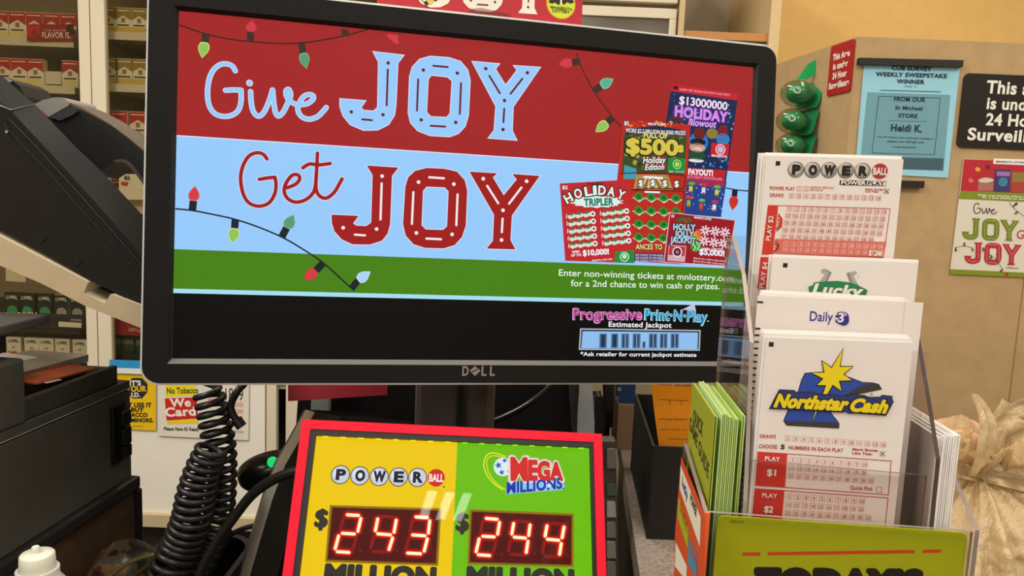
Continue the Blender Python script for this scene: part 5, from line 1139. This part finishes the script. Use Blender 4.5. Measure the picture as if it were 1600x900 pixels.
b.add(A+Bq, [(i, i+1, n7+i+1, n7+i) for i in range(n7-1)], bk2, True); b.add(Bq+Cq, [(i, i+1, n7+i+1, n7+i) for i in range(n7-1)], bk2)
m6 = len(L_); b.add(L_+Lb, [(i+1, i, m6+i, m6+i+1) for i in range(m6-1)], mat('121010', .6)); b.poly(Cq+Lb[::-1], bk)
b.poly([A[-1], Bq[-1], Cq[-1], Lb[-1], L_[-1]], bk); b.poly([A[0], Bq[0], Cq[0], Lb[0], L_[0]], bk)
b.build('housing', pd_)
b = MB()    # shallow groove lines and vents on the side
for P, w_ in (([(14, 186), (40, 212), (74, 248), (128, 308), (227, 420)], .0016), ([(10, 200), (36, 228), (70, 262), (120, 320), (215, 425)], .0010)):
    b.tube([at(*p, Ya-.0003) for p in P], w_*.8, mat('0C0B0A', .5), 6)
b.build('groove', pd_)
b = MB(); b.prism(fA.off(.0006), [fA.uv(*p) for p in ((5, 191), (10, 190), (16, 200), (14, 208), (9, 207))][::-1], -.001, 0, mat('060505', .5)); b.lathe(at(11, 206, Ya-.0025), [(.0014, 0), (.0014, .001)], mat('A8A49C', .3, .6), 10, (X0, Z, Vector((0, -1, 0)))); b.build('screw_hole', pd_)
for P in (((50, 374), (60, 366), (72, 371), (64, 381)), ((112, 409), (121, 400), (130, 406), (122, 416))):
    b = MB(); b.prism(fA.off(.0006), [fA.uv(*p) for p in P][::-1], -.001, 0, mat('080707', .5)); b.build('vent', pd_)
# shoulder where the side meets the top, overhead light painted as pale grey
b = MB(); sh = [(-40, 131), (0, 140), (39, 153), (54, 163), (17, 172), (0, 167), (-40, 140)]
b.add([at(0-60, 120, Ya+.05), at(38, 153, Ya+.05), at(54.5, 162.5, Ya+.022), at(16.7, 171.8, Ya-.0008), at(0, 166, Ya-.0008), at(-60, 135, Ya-.0008)], [(0, 1, 2, 3, 4, 5)], gt); b.build('shoulder', pd_)
# beige front edge with its notch
bg_ = mat('B5A283', .55, noise_=.05, nscale=30)
be = [(-420, 157), (33, 386), (138, 441), (131, 458), (164, 474), (173, 459), (228, 480), (300, 516), (300, 552), (226, 515), (133, 478), (67, 444), (0, 415), (-420, 205)]
b = MB(); fE = plane_y(Ya-.004); b.prism(fE, [fE.uv(*p) for p in be][::-1], -.20, 0, bg_, side=mat('CFC0A2', .5)); b.build('front_edge', pd_, bevel=.0015)
b = MB(); fN = plane_y(Ya+.02); b.prism(fN, [fN.uv(*p) for p in ((137, 441), (174, 459), (164, 474), (130, 458))][::-1], -.02, 0, mat('5E5646', .6)); b.build('notch', pd_)
b = MB(); b.box((-.735, .879, DK), (-.665, .898, CZ+.12), bk); b.build('stand', pd_, bevel=.004)
# black arm with an opening, behind the display
Yb = .905; fH = plane_y(Yb)
ap = [z9(*p) for p in ((330, 372), (420, 330), (490, 292), (600, 335), (700, 388), (800, 445), (900, 525), (970, 580), (1050, 650), (1110, 710), (1110, 960), (1035, 880), (985, 800), (940, 745), (900, 705), (865, 690), (820, 690), (770, 715), (715, 752), (640, 800), (500, 700), (380, 540))]
b = MB(); b.prism(fH, [fH.uv(*p) for p in ap][::-1], -.06, 0, mat('151312', .5)); ar = b.build('hinge_arm', pd_, bevel=.004); ar['label'] = 'black curved arm with an opening'
tp = [z9(*p) for p in ((245, 285), (300, 255), (390, 234), (440, 236), (470, 250), (490, 290), (420, 330), (345, 372))]
b = MB(); b.prism(fH, [fH.uv(*p) for p in tp][::-1], -.06, .001, mat('8A867F', .5)); b.build('cap', ar, bevel=.003)  # black arm's upward face, pale grey paints the light on it
b = MB(); gl_ = [z9(*p) for p in ((350, 375), (430, 335), (492, 296), (560, 330), (520, 360), (430, 400))]; b.prism(fH, [fH.uv(*p) for p in gl_][::-1], -.01, .0025, mat('3A3C3E', .22)); b.build('shiny_shoulder', ar, bevel=.002)
b = MB(); rm = [z9(*p) for p in ((812, 690), (868, 690), (905, 712), (950, 760), (1000, 830), (1050, 905), (1050, 870), (985, 775), (930, 705), (885, 672), (840, 668), (800, 684))]; b.prism(fH, [fH.uv(*p) for p in rm], -.05, .0022, mat('4A4740', .4)); b.build('opening_rim', ar)
b = MB(); tpx = [z9(*p) for p in ((490, 292), (480, 270), (562, 304), (664, 358), (766, 420), (886, 507), (962, 570), (1050, 640), (1050, 650), (900, 527), (800, 447), (700, 390), (600, 337))]; b.prism(fH, [fH.uv(*p) for p in tpx][::-1], -.055, -.002, mat('5A4C3C', .5)); b.build('top_edge', ar)
# small dark cover at the far left edge
sc_ = thing('terminal_cover', 'black rounded cover at the far left edge above the register display', 'cover', tuple(at(0, 150, 1.0)))
fS = plane_y(.985); c1_ = [z9(*p) for p in ((-1400, 60), (-200, 40), (0, 90), (60, 108), (95, 122), (130, 145), (160, 195), (190, 245), (0, 240), (-1400, 240))]
b = MB(); b.prism(fS, [fS.uv(*p) for p in c1_][::-1], -.06, 0, mat('211F1E', .4)); b.build('body', sc_, bevel=.003)
c2_ = [z9(*p) for p in ((-300, 20), (0, 90), (60, 108), (95, 122), (0, 158), (-300, 200))]; b = MB(); b.prism(fS, [fS.uv(*p) for p in c2_][::-1], -.06, .0015, mat('8E8A84', .5)); b.build('top_face', sc_, bevel=.001)  # top of the black cover, light from above painted in pale grey
b = MB(); b.box((-.90, .986, 0), (-.84, 1.04, CZ+.08), bk); b.build('stand', sc_)

# ------------------------------------------------------------------ bin, bag, bottle, cords, scanner
bi = thing('waste_bin', 'black round-cornered bin behind the coiled cords at the bottom left', 'bin', (0, 0, 0))
pts = []
bzr = at(225, 834, .90).z; bx0 = Fq.x+.020; bx1 = at(374, 850, .84).x
bc = Vector(((bx0+bx1)/2, .775, 0)); W_ = bx1-bx0
R0 = Frame((bc.x, .775, 0), X0, (0, 1, 0))
ro = rrect(-W_/2, -.13, W_/2, .13, .04, 6); ri = rrect(-W_/2+.004, -.126, W_/2-.004, .126, .037, 6)
b = MB(); bkb = mat('171514', .35)
b.prism(R0, ro, DK, bzr, bkb, [ri]); b.prism(R0, ri, DK, DK+.01, bkb); bi.location = (bc.x, .775, DK)
b.build('body', bi, bevel=.0015)
b = MB(); b.prism(R0, rrect(-W_/2-.003, -.133, W_/2+.003, .133, .042, 6), bzr-.010, bzr+.001, mat('2A2725', .3), [ri]); b.build('rim', bi, bevel=.001)
# patterned bag bulging over the bin
b = MB(); gc = at(200, 918, .71); rings = []
nn = 36
for i in range(15):
    t = i/14*math.pi*.5; ring = []
    for j in range(nn):
        s_ = 2*math.pi*j/nn
        d_ = Vector((math.cos(s_)*math.cos(t)*.0375, math.sin(s_)*math.cos(t)*.036, math.sin(t)*.050))
        ring.append(gc+d_*(1+.10*noise.noise(d_*28)+.05*noise.noise(d_*70)))
    rings.append(ring)
cmm = mat('4F4233', .32, noise_=.5, nscale=30, bump=.8); cnt = cmm.node_tree; rp = [n for n in cnt.nodes if n.bl_idname == 'ShaderNodeValToRGB'][0]; rp.color_ramp.interpolation = 'CONSTANT'
for k_, (p_, c_3) in enumerate(((.0, '1E1B18'), (.40, '4A3B2A'), (.48, '3E4440'), (.53, '6A5232'), (.58, '5A2420'), (.63, '2A2622'))):
    e_ = rp.color_ramp.elements[k_] if k_ < 2 else rp.color_ramp.elements.new(p_)
    e_.position = p_; e_.color = rgb(c_3)
b.loft([[Vector((q.x, q.y, DK+.011)) for q in rings[0]]]+rings, cmm)
bag = b.build('patterned_bag'); tag(bag, 'dark camouflage patterned bag at the bottom left beside the cords', 'bag')
b = MB()
for k_, P in enumerate((((165, 905), (200, 880), (235, 868), (262, 866)), ((195, 912), (228, 886), (262, 868), (285, 864)))):
    b.tube(catmull([at(p[0], p[1], .672) for p in P], 6), .0022, mat(['6E5E3A', '4A3F2C'][k_], .4), 6)
b.build('fold', bag)
# white bottle
bo = thing('squeeze_bottle', 'white plastic bottle with a ribbed cap at the bottom left corner', 'bottle', (0, 0, 0))
bt = at(58, 868, .56); cz_ = bt.z; cr0 = .0135; bo.location = (bt.x, bt.y, DK)
wb = mat('D8D6C2', .35)
b = MB(); b.lathe((bt.x, bt.y, DK), [(.030, 0), (.033, .004), (.033, cz_-DK-.055), (.030, cz_-DK-.040), (.021, cz_-DK-.026), (.0155, cz_-DK-.018), (.0155, cz_-DK-.011)], mat('D2D0C6', .35)); b.build('body', bo)
b = MB(); b.lathe((bt.x, bt.y, cz_), [(.0128, -.0135), (.0132, -.012), (.0125, .0008), (.0115, .002), (.004, .0028)], wb)
b.build('cap', bo)
b = MB(); b.lathe((bt.x-.001, bt.y, cz_+.0015), [(.0034, 0), (.0034, .0045), (.0024, .0062)], wb, 14); b.build('nozzle', bo)
# coiled cords
def coil(path, turns, R, r, name, label, m, ext=()):
    pts = catmull([tuple(p) for p in path], 24); pts = [Vector(p) for p in pts]; N = len(pts)
    L = [0]
    for i in range(1, N): L.append(L[-1]+(pts[i]-pts[i-1]).length)
    out = []; M_ = int(turns*20); prev = None
    for k in range(M_+1):
        s_ = L[-1]*k/M_; i = 0
        while i < N-2 and L[i+1] < s_: i += 1
        t = (s_-L[i])/max(1e-9, L[i+1]-L[i]); c = pts[i].lerp(pts[i+1], t); d_ = (pts[i+1]-pts[i]).normalized()
        if prev is None: prev = (X0-X0.dot(d_)*d_).normalized()
        else: prev = (prev-prev.dot(d_)*d_).normalized()
        q = d_.cross(prev); an = 2*math.pi*turns*k/M_; rr = R(k/M_) if callable(R) else R
        out.append(c+rr*(math.cos(an)*prev+math.sin(an)*q))
    out = [Vector(p) for p in ext]+out if ext else out
    b = MB(); b.tube(out, r, m, 8); return tag(b.build(name), label, 'cord')
cm_ = mat('1A1817', .4); YC = .70
coil([at(325, 610, YC), at(332, 640, YC), at(340, 680, YC), at(346, 720, YC), at(347, 770, YC), at(340, 820, YC), at(322, 862, YC), at(300, 905, YC)], 21, lambda t: .0122+.0012*math.sin(t*9), .0031, 'coiled_cord', 'black coiled cord hanging straight down from the monitor edge', cm_, ext=(at(309, 560, YC+.02), at(310, 595, YC+.008)))
coil([at(332, 700, YC-.035), at(317, 735, YC-.035), at(307, 770, YC-.035), at(300, 810, YC-.035), at(285, 850, YC-.035), at(268, 885, YC-.04), at(255, 915, YC-.04)], 18, lambda t: .0125+.004*math.sin(min(1, t*1.6)*math.pi/2), .0031, 'coiled_cord', 'second black coiled cord leaning left and spreading wider towards the bin', cm_)
b = MB(); b.tube(catmull([at(400, 560, .715), at(384, 596, .71), at(372, 610, .70), at(361, 632, .70), at(364, 648, .70), at(376, 664, .70)], 6), .0036, cm_); b.tube([at(369, 655, .70), at(378, 667, .70)], .0052, cm_)
tag(b.build('short_cord'), 'short black cord with a thick tip curling beside the coiled cord', 'cord')
b = MB(); b.tube(catmull([at(520, 728, .62), at(470, 735, .625), at(430, 748, .63), at(395, 772, .635), at(368, 805, .64), at(340, 845, .64), at(318, 885, .64), at(300, 930, .64)], 8), .0046, mat('161413', .3)); tag(b.build('thick_cable'), 'thick black cable curving from behind the jackpot sign down to the left', 'cable')
b = MB(); b.tube(catmull([at(330, 862, .80), at(345, 845, .80), at(380, 826, .80), at(420, 818, .80)], 6), .003, cm_)
tag(b.build('thin_cable'), 'thin black cable lying across the bin rim', 'cable')
# barcode scanner head
bs = thing('barcode_scanner', 'black oval scanner head with a green light left of the jackpot sign', 'scanner', tuple(at(410, 740, .87)))
c = at(422, 733, .87); ex = (RT*.97+UP*.25).normalized(); ey = (UP*.97-RT*.25).normalized(); rings = []
for i in range(17):
    t = -1+2*i/16; w_ = math.sqrt(max(.0006, 1-t*t)); rings.append([c+ex*t*.040+(ey*math.cos(2*math.pi*j/24)*.0215*(1 if math.cos(2*math.pi*j/24) > 0 else 1.25)+FW*math.sin(2*math.pi*j/24)*.028)*w_**.8 for j in range(24)])
b = MB(); b.loft(rings, mat('131212', .22)); b.build('body', bs)
b = MB(); b.lathe(at(426, 722, .840), [(.0066, 0), (.0060, .0022), (.003, .0038)], mat('1EE07A', .3, 0, .9, .3), 16, (RT, UP, -FW)); b.build('light', bs)
b = MB(); b.tube([c+ex*.01-ey*.012, at(450, 800, .88), at(452, 900, .88), Vector((at(452, 900, .88).x, .88, DK))], [.014, .013, .013, .02], mat('131212', .3), 14); b.build('handle', bs)
# black casing with a bright edge behind the sign
hs = thing('equipment_casing', 'black curved casing with a bright metal edge left of the jackpot sign', 'casing', tuple(at(440, 850, .70)))
fo_ = [(478, 640), (455, 682), (432, 722), (412, 775), (394, 835), (378, 890), (360, 960)]
b = MB(); f0 = plane_y(.69); f1 = plane_y(.80)
qa = [at(*p, .69) for p in fo_]; qb = [at(p[0]+14, p[1]+4, .67) for p in fo_]; qc = [at(p[0]-3, p[1], .78) for p in fo_]
n_ = len(qa); b.add(qb+[q+Vector((.09, .0, -.005)) for q in qb], [(i, i+1, n_+i+1, n_+i) for i in range(n_-1)], mat('1B1815', .45), True)
b.add(qb+[at(p[0]+55, p[1]+10, .655) for p in fo_], [(i, n_+i, n_+i+1, i+1) for i in range(n_-1)], mat('191512', .35), True)
b.add(qa+qc, [(i, n_+i, n_+i+1, i+1) for i in range(n_-1)], mat('141210', .5), True)
b.add(qc+[q+Vector((.09, 0, 0)) for q in qc], [(i, n_+i, n_+i+1, i+1) for i in range(n_-1)], mat('141210', .5)); b.build('shell', hs)
b = MB(); b.add(qa+qb, [(i, i+1, n_+i+1, n_+i) for i in range(n_-1)], mat('B0A898', .3, .6)); b.build('metal_edge', hs)
b = MB(); q_ = qa[-1]; b.box((q_.x, .68, DK), (q_.x+.09, .77, q_.z+.004), mat('141210', .5)); b.build('foot', hs)

# ------------------------------------------------------------------ knotted plastic bag at the right
bgm = bpy.data.materials.new('bag_film'); bgm.use_nodes = True; nt = bgm.node_tree; pb = nt.nodes['Principled BSDF']
pb.inputs['Base Color'].default_value = rgb('D6BC90'); pb.inputs['Roughness'].default_value = .28; pb.inputs['Specular IOR Level'].default_value = .6
tl_ = nt.nodes.new('ShaderNodeBsdfTranslucent'); tl_.inputs[0].default_value = rgb('D8BE8C'); mx = nt.nodes.new('ShaderNodeMixShader'); mx.inputs[0].default_value = .35
nt.links.new(pb.outputs[0], mx.inputs[1]); nt.links.new(tl_.outputs[0], mx.inputs[2]); nt.links.new(mx.outputs[0], nt.nodes['Material Output'].inputs[0])
tc = nt.nodes.new('ShaderNodeTexCoord'); mpn = nt.nodes.new('ShaderNodeMapping'); mpn.inputs['Scale'].default_value = (90, 90, 26); ns = nt.nodes.new('ShaderNodeTexNoise'); ns.inputs['Scale'].default_value = 1.0; ns.inputs['Detail'].default_value = 5; bm_ = nt.nodes.new('ShaderNodeBump'); bm_.inputs['Strength'].default_value = .9; bm_.inputs['Distance'].default_value = .008
nt.links.new(tc.outputs['Object'], mpn.inputs[0]); nt.links.new(mpn.outputs[0], ns.inputs['Vector']); nt.links.new(ns.outputs[0], bm_.inputs['Height']); nt.links.new(bm_.outputs[0], pb.inputs['Normal'])
YG = .60; kn = at(1532, 735, YG)
pbg = thing('plastic_bag', 'tan plastic carrier bag tied in a knot on the counter at the right', 'bag', (kn.x, kn.y, CT))
NB = 170
def ringat(cx, z, r, pl, npl, ph, amp_n, tilt=0):
    out = []
    for j in range(NB):
        t = 2*math.pi*j/NB; base = Vector((math.cos(t), math.sin(t), z*14))
        rr = r*(1+pl*math.sin(npl*t+ph+1.5*noise.noise(base*1.3))+.5*pl*math.sin(npl*2.3*t+2*ph))*(1+amp_n*noise.noise(base*2.2+Vector((3, 1, 0))))*(1-amp_n*.55*(1-min(1, 5*abs(noise.noise(base*3.1+Vector((7, 2, 5))))))-amp_n*.35*(1-min(1, 5*abs(noise.noise(base*6.3))))) 
        out.append(Vector((cx.x+rr*math.cos(t), cx.y+rr*.8*math.sin(t), z)))
    return out
hB = kn.z-CT; rings = []
for i in range(56):
    t = i/55; z_ = kn.z-.004-(hB-.006)*t; r = .012+.108*(1-math.exp(-3.6*t))*(1 if t < .9 else 1-.6*(t-.9)); rings.append(ringat(kn+Vector((.018*t, 0, 0)), z_, r, .17*(1-t)**1.2+.03, 13, .4*t, .10+.06*t))
b = MB(); b.loft(rings[::-1], bgm, True); b.build('body', pbg)
rings = []
for i in range(12):
    t = i/11; rr = ringat(kn+Vector((.012*t, 0, 0)), kn.z+.002+.026*t, .012+.030*t**.8, .42, 9, .9+.6*t, .25)
    rings.append([q+Z*(.012*t*noise.noise(Vector((q.x*40, q.y*40, 0)))*2) for q in rr])
b = MB(); b.loft(rings, bgm, True, False); b.build('gathered_neck', pbg)
def ribbon(path, wid, name, tw=0):
    P = [Vector(p) for p in catmull([tuple(q) for q in path], 8)]; n_ = len(P); vs = []
    for i, p in enumerate(P):
        t = i/(n_-1); d_ = (P[min(i+1, n_-1)]-P[max(i-1, 0)]).normalized(); s_ = d_.cross(FW).normalized(); w_ = wid(t)
        for k in range(7):
            x = k/3-1; vs.append(p+s_*x*w_+FW*(.35*w_*math.cos(x*6+tw+t*3)))
    b = MB(); b.add(vs, [(i*7+k, i*7+k+1, (i+1)*7+k+1, (i+1)*7+k) for i in range(n_-1) for k in range(6)], bgm, True); return b.build(name, pbg)
ribbon([at(1530, 738, YG-.02), at(1543, 705, YG-.045), at(1544, 668, YG-.045), at(1536, 642, YG-.04), at(1521, 616, YG-.035)], lambda t: .0072*(1-t)**.6+.0016, 'handle_end')
ribbon([at(1532, 738, YG-.012), at(1560, 738, YG-.018), at(1590, 742, YG-.016), at(1640, 752, YG-.01)], lambda t: .009+.004*t, 'knot_loop', 1)
ribbon([at(1530, 736, YG-.012), at(1505, 728, YG-.016), at(1485, 716, YG-.014), at(1470, 700, YG-.01)], lambda t: .0085+.004*t, 'knot_loop', 2)
for k_, P in enumerate((((1545, 730), (1562, 695), (1580, 665), (1610, 650), (1640, 660)), ((1550, 732), (1575, 705), (1600, 690), (1640, 690)), ((1540, 728), (1555, 700), (1565, 672), (1590, 650)))):
    ribbon([at(p[0], p[1], YG+.004-.006*k_) for p in P], lambda t: .007+.013*t, 'handle_loop', k_)
b = MB(); rings = []; cc = at(1495, 690, YG+.025); rr_ = .024
for i in range(13):
    t = math.pi*i/12; rings.append([cc+RT*(rr_*1.3*math.sin(t)*math.cos(2*math.pi*j/24))+FW*(rr_*math.sin(t)*math.sin(2*math.pi*j/24))+UP*(rr_*.85*math.cos(t)*(1+.1*noise.noise(Vector((i, j, 0))*.4))) for j in range(24)])
b.loft(rings, mat('C9977C', .3, bump=.5, nscale=60)); b.build('pink_side_bulge', pbg)
